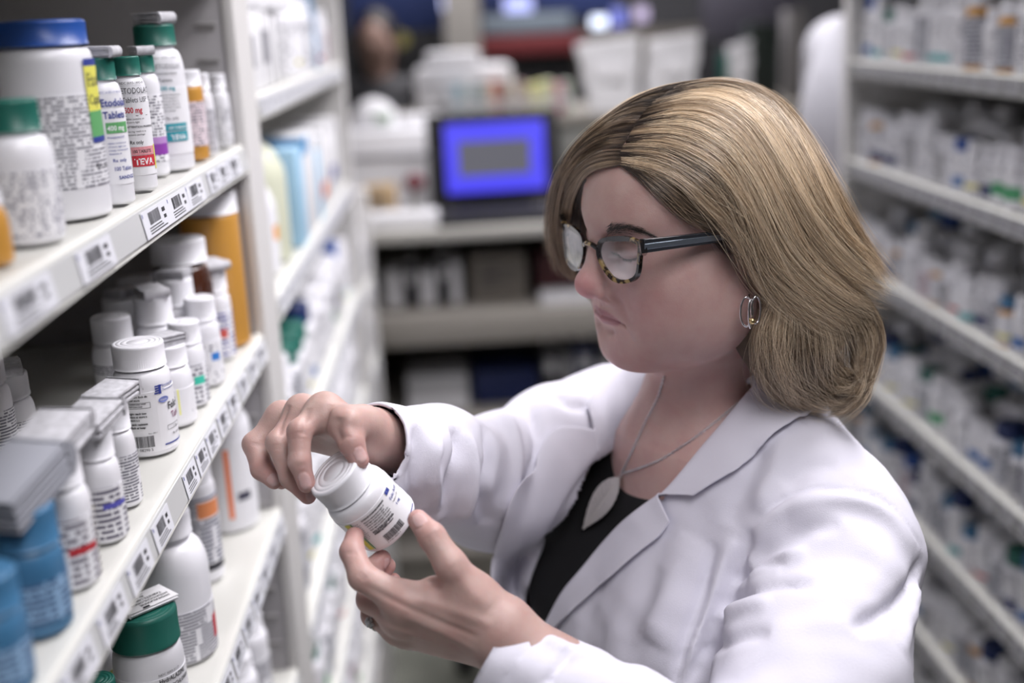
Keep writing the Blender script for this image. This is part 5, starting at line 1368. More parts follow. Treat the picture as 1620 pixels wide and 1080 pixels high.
short_hairs(170, lambda: (1118+rg.random()*52, 366+rg.normal(0, 5)), lambda a: (.45+rg.normal(0, .15), 1.0), 30, -.02, .00007, curl=9)
hv_strands = STR
def build_hair():
    cv = bpy.data.hair_curves.new('hair')
    n = len(STR); k = 24
    cv.add_curves([k]*n)
    pos = np.concatenate([s[0] for s in STR]).astype(np.float32) - PO.astype(np.float32)
    cv.attributes['position'].data.foreach_set('vector', pos.ravel())
    r = np.concatenate([s[2]*np.interp(np.linspace(0, 1, k), [0, .1, .7, 1], [.9, 1, .9, .25]) for s in STR]).astype(np.float32)
    ra = cv.attributes.get('radius') or cv.attributes.new('radius', 'FLOAT', 'POINT')
    ra.data.foreach_set('value', r)
    ta = cv.attributes.new('tint', 'FLOAT', 'POINT')
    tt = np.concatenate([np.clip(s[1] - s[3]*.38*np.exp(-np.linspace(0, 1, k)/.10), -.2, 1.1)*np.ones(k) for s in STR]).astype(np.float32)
    ta.data.foreach_set('value', tt)
    m = bpy.data.materials.new('hair_strands'); m.use_nodes = True; N, L = nt(m)
    b = N['Principled BSDF']
    at = N.new('ShaderNodeAttribute'); at.attribute_name = 'tint'
    ramp = N.new('ShaderNodeValToRGB'); e = ramp.color_ramp.elements
    e[0].position = 0.0; e[0].color = (.030, .020, .016, 1); e[1].position = 1.0; e[1].color = (.98, .84, .64, 1)
    x = e.new(.22); x.color = (.10, .068, .048, 1)
    x = e.new(.50); x.color = (.34, .245, .160, 1)
    x = e.new(.75); x.color = (.70, .55, .38, 1)
    L.new(at.outputs['Fac'], ramp.inputs[0]); L.new(ramp.outputs[0], b.inputs['Base Color'])
    b.inputs['Roughness'].default_value = .34; b.inputs['Specular IOR Level'].default_value = .9
    b.inputs['Anisotropic'].default_value = .0
    cv.materials.append(m)
    o = bpy.data.objects.new('hair', cv); link(o, person)
    return o
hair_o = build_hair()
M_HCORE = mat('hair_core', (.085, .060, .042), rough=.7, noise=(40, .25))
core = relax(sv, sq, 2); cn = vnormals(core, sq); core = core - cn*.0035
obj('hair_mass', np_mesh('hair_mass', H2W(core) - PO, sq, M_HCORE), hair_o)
# ---------------------------------------------------------------- torso, arms, coat
def coat_base(P):
    d = torso_sdf(P)
    d = smin(d, arm_sdf(P, 'n'), .022)
    d = smin(d, arm_sdf(P, 'f'), .022)
    return d
def path_dist(V, path):
    P = np.array(path); d = np.full(len(V), 9.0); prm = np.zeros(len(V)); n = len(P)-1
    for i in range(n):
        u = P[i+1]-P[i]; L2 = u@u+1e-12
        t = np.clip(((V-P[i])@u)/L2, 0, 1); dd = np.linalg.norm(V-P[i]-t[:, None]*u, axis=1)
        m = dd < d; d[m] = dd[m]; prm[m] = (i+t[m])/n
    return d, prm
def strokes(V, Q, items, bv=None):
    """sculpt ridges (+) and grooves (-): items are (pixel path, width, height) laid on the surface"""
    V = V.astype(np.float64)
    bv = bv or BVHTree.FromPolygons([Vector(p) for p in V.tolist()], Q.tolist())
    N = vnormals(V.astype(np.float32), Q); D = np.zeros(len(V))
    for it in items:
        path, w, h = it[:3]
        pp = cr(np.array(path, float), np.linspace(0, 1, max(6, 4*len(path))))
        wp = []
        for x, y in pp:
            r = W(x, y, 1) - EYE; hh = bv.ray_cast(Vector(EYE), Vector(r))
            if hh[0] is not None: wp.append(np.array(hh[0]))
        if len(wp) < 2: continue
        wp = np.array(wp); lo = wp.min(0)-3*w; hi = wp.max(0)+3*w
        m = np.where(((V > lo) & (V < hi)).all(1))[0]
        d, pr = path_dist(V[m], wp)
        taper = np.clip(np.minimum(pr, 1-pr)*5, 0, 1)**.7 if len(it) < 4 else 1
        D[m] += h*np.exp(-(d/w)**2)*taper
    return (V + N*D[:, None]).astype(np.float32)

M_COAT = mat('coat_cloth', (.73, .72, .81), rough=.85, bump=(900, .25))
CB_V, CB_Q = polygonise(coat_base, (-.14, .50, .75), (.50, 1.40, 1.36), .0042)
CB_V = relax(CB_V, CB_Q, 2)
CBVH = BVHTree.FromPolygons([Vector(p) for p in CB_V.tolist()], CB_Q.tolist())
def on_coat(px, py, bv=None):
    r = W(px, py, 1) - EYE; h = (bv or TBVH).ray_cast(Vector(EYE), Vector(r))
    return (np.array(h[0]), np.array(h[1])) if h[0] is not None else (None, None)
FOLDS = [
    # near sleeve
    ([(1190, 838), (1165, 895), (1140, 960), (1112, 1030), (1087, 1085)], .0070, -.0085),
    ([(1128, 858), (1112, 930), (1088, 1005), (1068, 1080)], .0050, -.0070),
    ([(1160, 850), (1136, 930), (1105, 1010), (1080, 1080)], .0070, 0.0068),
    ([(1181, 843), (1229, 798), (1280, 778), (1357, 778), (1410, 800), (1461, 868)], .0028, -0.0038),
    ([(1190, 858), (1232, 815), (1282, 795), (1355, 795), (1402, 817), (1448, 875)], .0085, 0.0061),
    ([(1270, 662), (1294, 685), (1306, 705), (1331, 713), (1343, 742), (1347, 775)], .0012, -0.0018, 1),
    ([(1186, 890), (1225, 862), (1280, 836), (1330, 830)], .0080, -0.0061),
    ([(1180, 905), (1225, 885), (1275, 868)], .0070, 0.0054),
    ([(1152, 918), (1195, 895), (1245, 885)], .0055, -0.0061),
    ([(1140, 962), (1180, 938), (1230, 925), (1290, 925)], .0065, -0.0061),
    ([(1132, 985), (1175, 962), (1220, 950)], .0065, 0.0054),
    ([(1110, 1040), (1160, 1010), (1220, 1000)], .0070, -0.0047),
    ([(1462, 885), (1440, 925), (1405, 965), (1350, 995)], .0065, -0.0081),
    ([(1455, 915), (1440, 965), (1425, 1030)], .0080, 0.0054),
    ([(1240, 770), (1280, 740), (1330, 735)], .0090, -0.0041),
    ([(1250, 815), (1330, 830), (1395, 880), (1420, 930)], .0160, .0040),
    ([(1230, 900), (1310, 880), (1390, 900)], .0140, -.0030),
    # shoulder and front
    ([(1205, 700), (1180, 760), (1150, 830)], .0100, -0.0054),
    ([(1250, 680), (1225, 740), (1195, 810)], .0090, 0.0047),
    ([(1100, 850), (1060, 930), (1030, 1020)], .0160, 0.0068),
    ([(1050, 900), (1000, 980), (985, 1060)], .0120, -0.0041),
    # far sleeve
    ([(714, 676), (722, 715), (708, 765), (690, 812)], .0065, -0.0087),
    ([(738, 684), (748, 735), (742, 790), (735, 820)], .0060, 0.0087),
    ([(768, 672), (778, 725), (768, 780), (770, 830)], .0065, -0.0101),
    ([(692, 690), (684, 735), (690, 780), (693, 822)], .0055, 0.0080),
    ([(660, 672), (664, 715), (650, 765), (655, 800)], .0055, -0.0072),
    ([(630, 665), (636, 710), (625, 750)], .0050, 0.0058),
    ([(800, 655), (815, 700), (812, 760), (795, 820)], .0080, 0.0072),
    ([(830, 640), (850, 690), (842, 750), (822, 810)], .0070, -0.0072),
    ([(600, 735), (640, 775), (680, 825), (720, 855)], .0080, 0.0043),
    ([(612, 662), (618, 700), (612, 745)], .0018, -0.0023, 1),
    ([(870, 620), (900, 640), (930, 640)], .0080, -0.0051),
    # cuff seams
    ([(853, 1012), (828, 1035), (800, 1075)], .0018, -0.0023, 1),
    ([(903, 1035), (880, 1062), (868, 1079)], .0030, -0.0051, 1),
    ([(860, 1005), (900, 1028), (925, 1045)], .0060, 0.0043),
]
CV = strokes(CB_V, CB_Q, FOLDS, CBVH)
# slow unevenness of worn cloth
def wob(P, s, a, seed):
    r = np.random.default_rng(seed); o = np.zeros(len(P))
    for k in range(7):
        d = r.normal(0, 1, 3); d /= np.linalg.norm(d); o += np.sin(P@d*s*r.uniform(.6, 1.7)+r.uniform(0, 6.28))
    return a*o/7
CN = vnormals(CV, CB_Q)
CV = (CV + CN*(wob(CV, 75, .0045, 3)+wob(CV, 190, .0016, 4))[:, None]).astype(np.float32)
_ct = torso_sdf(CB_V[CB_Q].mean(1).astype(np.float32)); _keep = (_ct < .012)
_na = (arm_sdf(CB_V[CB_Q].mean(1).astype(np.float32), 'n') > .02) | (_ct < -.0)
FBVH = BVHTree.FromPolygons([Vector(p) for p in CV.tolist()], CB_Q[_na].tolist())
TBVH = BVHTree.FromPolygons([Vector(p) for p in CV.tolist()], CB_Q[_keep].tolist())
NEAR_IN = [(1212, 588), (1180, 625), (1150, 662), (1100, 722), (1062, 768), (1046, 785)]
NEAR_OUT = [(1292, 655), (1262, 668), (1235, 688), (1180, 735), (1148, 758), (1104, 786)]
NLAP_IN = [(1046, 781), (1010, 806), (975, 837), (924, 897), (888, 943), (855, 1010)]
NLAP_OUT = [(1066, 826), (1050, 850), (1026, 869), (975, 914), (924, 957), (862, 1016)]
FAR_IN = [(1043, 594), (1031, 632), (1005, 668), (975, 699), (945, 728)]
FAR_OUT = [(1004, 572), (975, 590), (945, 615), (930, 640), (932, 655)]
FLAP_IN = [(950, 720), (922, 752), (892, 793), (862, 846), (838, 895), (822, 950), (826, 1000)]
FLAP_OUT = [(942, 682), (878, 680), (848, 725), (812, 775), (782, 858), (776, 925), (806, 990)]
def sheet_obj(name, inn, out, lifts, parent, m=10, n=44, tuck=.12, thick=.0018, bv=None):
    I = cr(np.array(inn, float), np.linspace(0, 1, n)); O = cr(np.array(out, float), np.linspace(0, 1, n))
    ts = np.concatenate([[-tuck, -tuck*.4], np.linspace(0, 1, m)])
    lf = np.interp(ts, [-tuck, -tuck*.4, 0, .08, .25, 1], [-.006, .0, lifts[0], lifts[1], lifts[1]*.8, lifts[2]])
    G = np.zeros((n, len(ts), 3)); ok = np.zeros((n, len(ts)), bool)
    for i in range(n):
        for j, t in enumerate(ts):
            p = I[i]*(1-max(t, 0))+O[i]*max(t, 0); a, nn = on_coat(p[0], p[1], bv)
            if a is not None: G[i, j] = a + nn*lf[j]; ok[i, j] = True
            if t < 0 and a is not None:
                inward = _n(W(I[i][0], I[i][1], 1)-W(O[i][0], O[i][1], 1)); G[i, j] += inward*(-t)*.03*0 + 0
    for i in range(n):                                    # rays that miss take the nearest row's depth
        for j in range(len(ts)):
            if not ok[i, j]:
                c = np.argwhere(ok); k = c[np.argmin(np.abs(c-np.array((i, j))).sum(1))]
                d = PIX(G[k[0], k[1]])[2]; t = max(ts[j], 0); p = I[i]*(1-t)+O[i]*t; G[i, j] = W(p[0], p[1], d)
    for _ in range(3):
        G[1:-1, 1:-1] = G[1:-1, 1:-1]*.4 + (G[:-2, 1:-1]+G[2:, 1:-1]+G[1:-1, :-2]+G[1:-1, 2:])*.15
    k = len(ts); V = G.reshape(-1, 3); F = [(i*k+j, (i+1)*k+j, (i+1)*k+j+1, i*k+j+1) for i in range(n-1) for j in range(k-1)]
    nn = np.cross(V[F[0][1]]-V[F[0][0]], V[F[0][3]]-V[F[0][0]])
    if nn@(EYE-V[F[0][0]]) < 0: F = [f[::-1] for f in F]
    me = mesh_np(name, V-PO, F, M_COAT)
    o = obj(name, me, parent); md = o.modifiers.new('thickness', 'SOLIDIFY'); md.thickness = thick; md.offset = -1
    b2 = o.modifiers.new('round', 'SUBSURF'); b2.levels = b2.render_levels = 1
    return o
def tl(path, outp=None, f=.0):
    """pixel path -> (left, up) in the torso frame on the coat"""
    P = cr(np.array(path, float), np.linspace(0, 1, 24))
    if outp is not None: P = P*(1-f)+cr(np.array(outp, float), np.linspace(0, 1, 24))*f
    o = []
    for x, y in P:
        a, n_ = on_coat(x, y)
        if a is not None: q = W2T(a[None])[0]; o.append((q[0], q[2]))
    return o
# opening of the coat: cut along the lapels
A_ = tl(NEAR_IN, NEAR_OUT, .12) + tl(NLAP_IN, NLAP_OUT, .16)
B_ = tl(FAR_IN, FAR_OUT, .12) + tl(FLAP_IN, FLAP_OUT, .10)
poly = np.array([(A_[0][0], .20)] + A_ + B_[::-1] + [(B_[0][0], .20)])
def inpoly(x, y, P):
    ins = np.zeros(len(x), bool); j = len(P)-1
    for i in range(len(P)):
        xi, yi = P[i]; xj, yj = P[j]
        c = ((yi > y) != (yj > y)) & (x < (xj-xi)*(y-yi)/(yj-yi+1e-12)+xi); ins ^= c; j = i
    return ins
cen = W2T(CB_V[CB_Q].mean(1)); cenf = CB_V[CB_Q].mean(1)
fnr = np.cross(CB_V[CB_Q[:, 2]]-CB_V[CB_Q[:, 0]], CB_V[CB_Q[:, 3]]-CB_V[CB_Q[:, 1]]); ff = fnr@FWD
drop = inpoly(cen[:, 0], cen[:, 2], poly) & (cen[:, 1] > -.012) & (ff > -.3*np.linalg.norm(fnr, axis=1)) & _keep
drop |= (np.hypot(cen[:, 0], cen[:, 1]+.035) < .060) & (cen[:, 2] > .045)
for wr, el, o_, rr_ in ((N_WR, N_EL, .012, .031), (F_WR, F_EL, .006, .034)):      # open cuffs
    ax = _n(wr-el); q = cenf-wr; t = q@ax; rad_ = np.sqrt(np.maximum((q**2).sum(1)-t*t, 0))
    drop |= (t > o_-.0025) & (rad_ < rr_)
print('coat faces', len(CB_Q), 'dropped', drop.sum())
KQ = CB_Q[~drop]
for wr, el, o_, rr_ in ((N_WR, N_EL, .012, .031), (F_WR, F_EL, .006, .034)):      # true the cuff edges
    E2 = np.sort(np.concatenate([KQ[:, [0, 1]], KQ[:, [1, 2]], KQ[:, [2, 3]], KQ[:, [3, 0]]]), 1)
    un, ct = np.unique(E2, axis=0, return_counts=True); bd = np.unique(un[ct == 1])
    ax = _n(wr-el); q = CV[bd]-wr; t = q@ax; rv = q-t[:, None]*ax; rd = np.linalg.norm(rv, axis=1)
    m = (np.abs(t-o_) < .012) & (rd < .06)
    CV[bd[m]] = (wr + ax*(o_-.001) + rv[m]/rd[m][:, None]*(rr_+.0008)).astype(np.float32)
coat = obj('lab_coat', np_mesh('lab_coat', CV - PO, KQ, M_COAT), person)
md = coat.modifiers.new('thickness', 'SOLIDIFY'); md.thickness = .0022; md.offset = -1
sheet_obj('collar', NEAR_IN, NEAR_OUT, (.004, .0075, .0060), coat)
sheet_obj('lapel', NLAP_IN, NLAP_OUT, (.003, .0065, .0050), coat)
sheet_obj('collar', FAR_IN, FAR_OUT, (.004, .0075, .0055), coat, bv=FBVH)
sheet_obj('lapel', FLAP_IN, FLAP_OUT, (.004, .0080, .0060), coat, bv=FBVH)
# black top under the coat
M_BLACK = mat('black_knit', (.006, .006, .008), rough=.9, bump=(500, .3))
NL = [(940, 690), (950, 705), (962, 735), (985, 768), (1015, 779), (1046, 776), (1075, 765), (1110, 740)]
nl = np.array(sorted(tl(NL))) ; nl = nl[np.argsort(nl[:, 0])]
tv, tq = polygonise(lambda P: torso_sdf(P)+.0105, (-.02, .70, .75), (.46, 1.36, 1.36), .005)
tv = relax(tv, tq, 2); tc_ = W2T(tv)
fold = (wob(tv, 60, .003, 9))[:, None]*vnormals(tv, tq); tv = tv+fold
tc = tc_[tq].mean(1)
zn = np.interp(tc[:, 0], nl[:, 0], nl[:, 1], left=nl[0, 1]+.0, right=nl[-1, 1]+.0)
zn = zn + np.where(tc[:, 0] < nl[2, 0], .035, 0) + np.clip(tc[:, 0]-nl[-1, 0], 0, 1)*.9 + np.clip(nl[0, 0]-tc[:, 0], 0, 1)*2.2
keep = np.where(tc[:, 1] > -.02, tc[:, 2] < zn, tc[:, 2] < .0)
# let the neckline edge follow the curve exactly
me = np_mesh('black_top', (tv-PO).astype(np.float32), tq[keep], M_BLACK)
bt = obj('black_top', me, person)
md = bt.modifiers.new('thickness', 'SOLIDIFY'); md.thickness = .0015; md.offset = -1
# ---------------------------------------------------------------- hands
def wp(l): return [W(*p) for p in l]
def finger(P, joints, r, k=.004):
    pts = wp(joints); d = None
    f = s_path(pts, r, k)
    return f(P)
FH = dict(   # her right hand, thumb and fingertips on the cap
    index=([(513, 650, .957), (474, 682, .936), (474, 730, .930), (485, 765, .930)], [.0115, .0094, .0084, .0070]),
    middle=([(478, 652, .975), (440, 700, .958), (460, 755, .948), (487, 784, .948)], [.0112, .0094, .0084, .0068]),
    ring=([(446, 662, .995), (402, 702, .985), (414, 742, .975), (434, 760, .965)], [.0108, .0092, .0084, .0070]),
    pinky=([(432, 678, 1.012), (408, 715, 1.010), (424, 748, 1.002), (446, 762, .995)], [.0096, .0080, .0072, .0062]),
    thumb=([(576, 668, .953), (551, 672, .936), (556, 700, .925), (568, 728, .922)], [.0135, .0112, .0098, .0078]))
def far_hand(P):
    d = None
    for k, (j, r) in FH.items():
        f = finger(P, j, r); d = f if d is None else smin(d, f, .0022)
    wr = W(594, 692, .975)
    palm = None
    for k, w, r1 in (('index', (580, 690, .968), .0165), ('middle', (580, 695, .976), .0165), ('ring', (582, 700, .984), .0155), ('pinky', (584, 705, .990), .0140)):
        mc = W(*FH[k][0][0]); c = s_cap(W(*w), mc, r1, .0125)(P)
        palm = c if palm is None else smin(palm, c, .012)
    palm = smin(palm, s_cap(W(588, 684, .965), W(*FH['thumb'][0][1]), .0160, .0125)(P), .010)
    palm = smin(palm, s_cap(wr, W(660, 722, 1.03), .0215, .024)(P), .015)
    for k in ('index', 'middle', 'ring'):
        x, y, z = FH[k][0][0]; palm = smin(palm, s_sph(W(x+1, y-3, z), .0118)(P), .008)
    web = s_cap(W(540, 668, .945), W(518, 662, .955), .0105, .0115)(P)
    palm = smin(palm, web, .014)
    return smin(d, palm, .009)
NH = dict(   # her left hand, closing round the base
    index=([(640, 952, .893), (573, 912, .897), (557, 872, .912), (561, 848, .922)], [.0130, .0102, .0090, .0072]),
    middle=([(636, 975, .905), (586, 948, .918), (583, 905, .942), (604, 884, .948)], [.0125, .0102, .0092, .0074]),
    ring=([(634, 990, .922), (592, 972, .938), (592, 918, .962), (612, 895, .965)], [.0115, .0098, .0088, .0072]),
    pinky=([(642, 998, .940), (618, 985, .955), (612, 945, .975), (622, 918, .982)], [.0102, .0085, .0078, .0064]),
    thumb=([(752, 950, .893), (713, 893, .884), (683, 848, .888), (661, 822, .899)], [.0170, .0118, .0100, .0078]))
def near_hand(P):
    d = None
    for k, (j, r) in NH.items():
        f = finger(P, j, r); d = f if d is None else smin(d, f, .0022)
    palm = None
    for k, w, r1 in (('index', (790, 990, .893), .0185), ('middle', (788, 1002, .898), .0190), ('ring', (786, 1014, .905), .0175), ('pinky', (784, 1022, .912), .0155)):
        mc = W(*NH[k][0][0]); c = s_cap(W(*w), mc, r1, .0130)(P)
        palm = c if palm is None else smin(palm, c, .014)
    palm = smin(palm, s_cap(W(790, 985, .893), W(*NH['thumb'][0][0]), .0190, .0165)(P), .014)
    palm = smin(palm, s_cap(W(745, 945, .895), W(690, 935, .898), .0150, .0110)(P), .016)
    palm = smin(palm, s_cap(W(800, 1010, .893), W(880, 1062, .89), .0235, .028)(P), .016)
    for k in ('index', 'middle', 'ring'):
        x, y, z = NH[k][0][0]; palm = smin(palm, s_sph(W(x, y, z-.002), .0125)(P), .008)
    return smin(d, palm, .009)
def hand_mesh(fn, joints, extra, h=.0010):
    pts = np.array([W(*j) for f in joints.values() for j in f[0]] + [W(*e) for e in extra])
    v, q = polygonise(fn, pts.min(0)-.03, pts.max(0)+.03, h)
    return relax(v, q, 1), q
fhv, fhq = hand_mesh(far_hand, FH, [(640, 715, 1.01)])
nhv, nhq = hand_mesh(near_hand, NH, [(870, 1055, .89)])
KN = .0011
def knuck(c, ang, n=3, L=10, sp=3.2, w=.0009, h=-.0003):
    out = []
    ca, sa = math.cos(math.radians(ang)), math.sin(math.radians(ang))
    for i in range(n):
        o = (i-(n-1)/2)*sp; x, y = c[0]+sa*o, c[1]-ca*o
        out.append(([(x-ca*L, y-sa*L), (x+sa*1.2, y-ca*1.2), (x+ca*L, y+sa*L)], w, h))
    return out
fst = []
fst += knuck((470, 690), -8, 4, 11) + knuck((476, 737), -15, 2, 9) + knuck((437, 708), -5, 3, 9) + knuck((404, 704), 20, 2, 8)
fst += [([(488, 645), (482, 668), (480, 690)], .003, -.0012), ([(523, 640), (516, 665), (510, 690)], .004, -.0014), ([(538, 660), (533, 680), (541, 700)], .004, -.0018),
        ([(560, 650), (551, 668), (548, 690)], .005, .0012), ([(458, 640), (446, 668), (442, 690)], .0025, -.0015), ([(500, 634), (540, 655), (575, 672)], .006, .0010)]
fhv = strokes(fhv, fhq, fst)
nst = []
nst += knuck((684, 851), -35, 4, 11) + knuck((660, 836), -32, 1, 8) + knuck((572, 912), 40, 3, 9) + knuck((557, 876), 5, 2, 9)
nst += [([(575, 925), (640, 958), (700, 985), (760, 1010)], .0028, -.0012), ([(640, 975), (700, 1000), (755, 1030)], .0035, .0011), ([(655, 945), (715, 965), (780, 990)], .004, .0012),
        ([(680, 915), (685, 925), (700, 935)], .003, -.0015), ([(600, 985), (640, 1000), (690, 1015)], .0035, .0008), ([(715, 900), (740, 930), (775, 960)], .006, .0012)]
nhv = strokes(nhv, nhq, nst)
NAILS_F = [((482, 761), 9, 13, -75), ((571, 719), 9, 12, -60), ((433, 758), 10, 10, -40), ((493, 786), 8, 9, -60)]
NAILS_N = [((663, 822), 10, 13, -55), ((612, 891), 5, 9, 80)]
def nails(V, Q, C, lst):
    bv = BVHTree.FromPolygons([Vector(p) for p in V.tolist()], Q.tolist())
    N = vnormals(V, Q)
    for (cx, cy), a, b, ang in lst:
        r = W(cx, cy, 1)-EYE; h = bv.ray_cast(Vector(EYE), Vector(r))
        if h[0] is None: continue
        c = np.array(h[0]); nn = np.array(h[1])
        ax = CM.T @ np.array((math.cos(math.radians(ang)), math.sin(math.radians(ang)), 0)); ax = _n(ax-nn*(ax@nn)); bx2 = np.cross(nn, ax)
        q = V-c; u = (q@ax)/(b*.00050); v_ = (q@bx2)/(a*.00050); f = (np.abs(u)**2.6+np.abs(v_)**2.6)
        near = np.abs(q@nn) < .006
        ins = near & (f < 1)
        edge = near & (f >= 1) & (f < 1.9)
        V[ins] += N[ins]*.00022; V[edge] -= N[edge]*.00022
        C[ins] = C[ins]*.25 + np.array((.60, .42, .41))*.75
        
    return V, C
def hand_col(V, joints):
    C = np.tile(np.array((.50, .335, .30)), (len(V), 1))
    for nm, (js, r) in joints.items():
        p = W(*js[-1]); w = (.55*np.exp(-(((V-p)**2).sum(1))/.0135**2))[:, None]; C = C*(1-w)+np.array((.56, .27, .26))*w
        for j in js[1:3]:
            p = W(*j); w = (.30*np.exp(-(((V-p)**2).sum(1))/.010**2))[:, None]; C = C*(1-w)+np.array((.54, .27, .26))*w
    return C
fhc = hand_col(fhv, FH); nhc = hand_col(nhv, NH)
fhv, fhc = nails(fhv, fhq, fhc, NAILS_F); nhv, nhc = nails(nhv, nhq, nhc, NAILS_N)
# one continuous body: head, neck and chest, arms inside the sleeves, hands
def under_sdf(P):
    d = torso_sdf(P)+.024
    d = smin(d, arm_sdf(P, 'n', .026), .02); return smin(d, arm_sdf(P, 'f', .032), .008)
uv_, uq_ = polygonise(under_sdf, (-.12, .50, .78), (.48, 1.38, 1.25), .008)
parts_ = [(HEAD_V, HEAD_Q, skin_col(HEAD_V)), (uv_, uq_, np.tile((.50, .335, .30), (len(uv_), 1))), (fhv, fhq, fhc), (nhv, nhq, nhc)]
off = 0; VV = []; QQ = []; CC = []
for v, q, c in parts_:
    VV.append(v); QQ.append(q+off); CC.append(c); off += len(v)
VV = np.concatenate(VV); QQ = np.concatenate(QQ); CC = np.concatenate(CC)
bme = np_mesh('body', VV - PO, QQ, M_SKIN); vcol(bme, 'skin', CC)
obj('body', bme, person)
# ---------------------------------------------------------------- glasses, jewellery
def tortoise():
    m = bpy.data.materials.new('tortoiseshell'); m.use_nodes = True; N, L = nt(m); b = N['Principled BSDF']
    tc = N.new('ShaderNodeTexCoord'); nz = N.new('ShaderNodeTexNoise'); nz.inputs['Scale'].default_value = 105; nz.inputs['Detail'].default_value = 2
    L.new(tc.outputs['Object'], nz.inputs['Vector']); r = N.new('ShaderNodeValToRGB'); e = r.color_ramp.elements
    e[0].position = .50; e[0].color = (.008, .007, .008, 1); e[1].position = .66; e[1].color = (.42, .30, .13, 1)
    x = e.new(.57); x.color = (.06, .035, .018, 1)
    L.new(nz.outputs[0], r.inputs[0]); L.new(r.outputs[0], b.inputs['Base Color']); b.inputs['Roughness'].default_value = .22; b.inputs['Coat Weight'].default_value = .4
    return m
M_TORT = tortoise()
def lens_mat():
    m = bpy.data.materials.new('lens_glass'); m.use_nodes = True; N, L = nt(m); N.remove(N['Principled BSDF'])
    out = N['Material Output']; t = N.new('ShaderNodeBsdfTransparent'); t.inputs[0].default_value = (.99, .99, .99, 1)
    g = N.new('ShaderNodeBsdfGlossy'); g.inputs['Roughness'].default_value = .04
    lw = N.new('ShaderNodeLayerWeight'); lw.inputs[0].default_value = .35
    mr = N.new('ShaderNodeMapRange'); mr.inputs[3].default_value = .02; mr.inputs[4].default_value = .3
    L.new(lw.outputs['Fresnel'], mr.inputs[0])
    mx = N.new('ShaderNodeMixShader'); L.new(mr.outputs[0], mx.inputs[0]); L.new(t.outputs[0], mx.inputs[1]); L.new(g.outputs[0], mx.inputs[2]); L.new(mx.outputs[0], out.inputs[0])
    return m
M_LENS = lens_mat()
M_GOLD = mat('gold_bead', (.80, .62, .32), rough=.25, metal=1.0)
M_TEMP = mat('grey_acetate', (.035, .038, .045), rough=.15, coat=.5)
M_CORE = mat('steel_core', (.36, .42, .50), rough=.3, metal=.8)
GR = rot3(math.radians(4), math.radians(8), math.radians(5)); GC = np.array((0, .1020, .014)); WR = math.radians(10)
def G2W(p): return H2W(np.asarray(p) @ GR.T + GC)
EH = W2H(EYE)
def px2g(px, py):
    nl = GR @ np.array((-math.sin(WR), math.cos(WR), 0)); r = (W(px, py, 1)-EYE) @ HR
    t = ((GC-EH)@nl)/(r@nl); return (EH+r*t-GC) @ GR
glasses = empty('glasses', (0, 0, 0)); glasses.parent = person
outl = [(946, 390), (951, 379), (966, 374), (987, 373), (1004, 377), (1014, 385), (1015, 400), (1014, 414), (1012, 430), (1007, 441), (996, 447), (983, 448), (970, 443), (960, 432), (951, 417), (946, 402)]
og = np.array([px2g(*p) for p in outl])
k_ = len(og); ring = []
for i in range(k_*5):
    x = i/5; a = int(x) % k_; t = x-int(x); p0, p1, p2, p3 = og[a-1], og[a], og[(a+1) % k_], og[(a+2) % k_]
    ring.append(.5*((2*p1)+(-p0+p2)*t+(2*p0-5*p1+4*p2-p3)*t*t+(-p0+3*p1-3*p2+p3)*t**3))
ring = np.array(ring); cg = ring.mean(0)
def rim(sign):
    n = len(ring); V = []; F = []
    R_ = ring*np.array((sign, 1, 1)); c = cg*np.array((sign, 1, 1))
    for i in range(n):
        d = R_[i]-c; L_ = np.linalg.norm(d); th = .0030+.0016*max(0, (d[2]/L_))
        ins = c+d*(1-th/L_); nrm = np.array((0, 1, 0))
        for p, o in ((R_[i], .0016), (R_[i]*1.0+nrm*0, .0008), (R_[i], -.0016), (ins, -.0013), (ins, .0013)):
            V.append(G2W(p+nrm*o)-PO)
    for i in range(n):
        for k in range(5):
            a = i*5+k; b = i*5+(k+1) % 5; cc = ((i+1) % n)*5+(k+1) % 5; d_ = ((i+1) % n)*5+k
            F.append((a, b, cc, d_))
    o = obj('rim', mesh_np('rim', V, F, M_TORT, 40), glasses)
    V2 = [G2W(c+(r-c)*(1-.0028/np.linalg.norm(r-c)))-PO for r in R_]
    V3 = [v+ (np.array((0, .0009, 0)) @ GR.T) @ HR.T for v in V2]
    obj('lens', mesh_np('lens', V2+V3, [tuple(range(n)), tuple(range(n, 2*n))[::-1]]+[(i, (i+1) % n, n+(i+1) % n, n+i) for i in range(n)], M_LENS, None), glasses)
rim(1); rim(-1)
ix = og[np.argmax(og[:, 0])]
bp = [np.array((ix[0]-.0005, ix[1], .0035)), np.array((ix[0]*.5, ix[1]+.0018, .0062)), np.array((0, ix[1]+.0022, .0068))]
bp = bp+[b*np.array((-1, 1, 1)) for b in bp[:2][::-1]]
v, f = tube_mesh([G2W(b)-PO for b in cr(np.array(bp), np.linspace(0, 1, 14))], .0022, 10); obj('bridge', mesh_np('bridge', v, f, M_TORT), glasses)
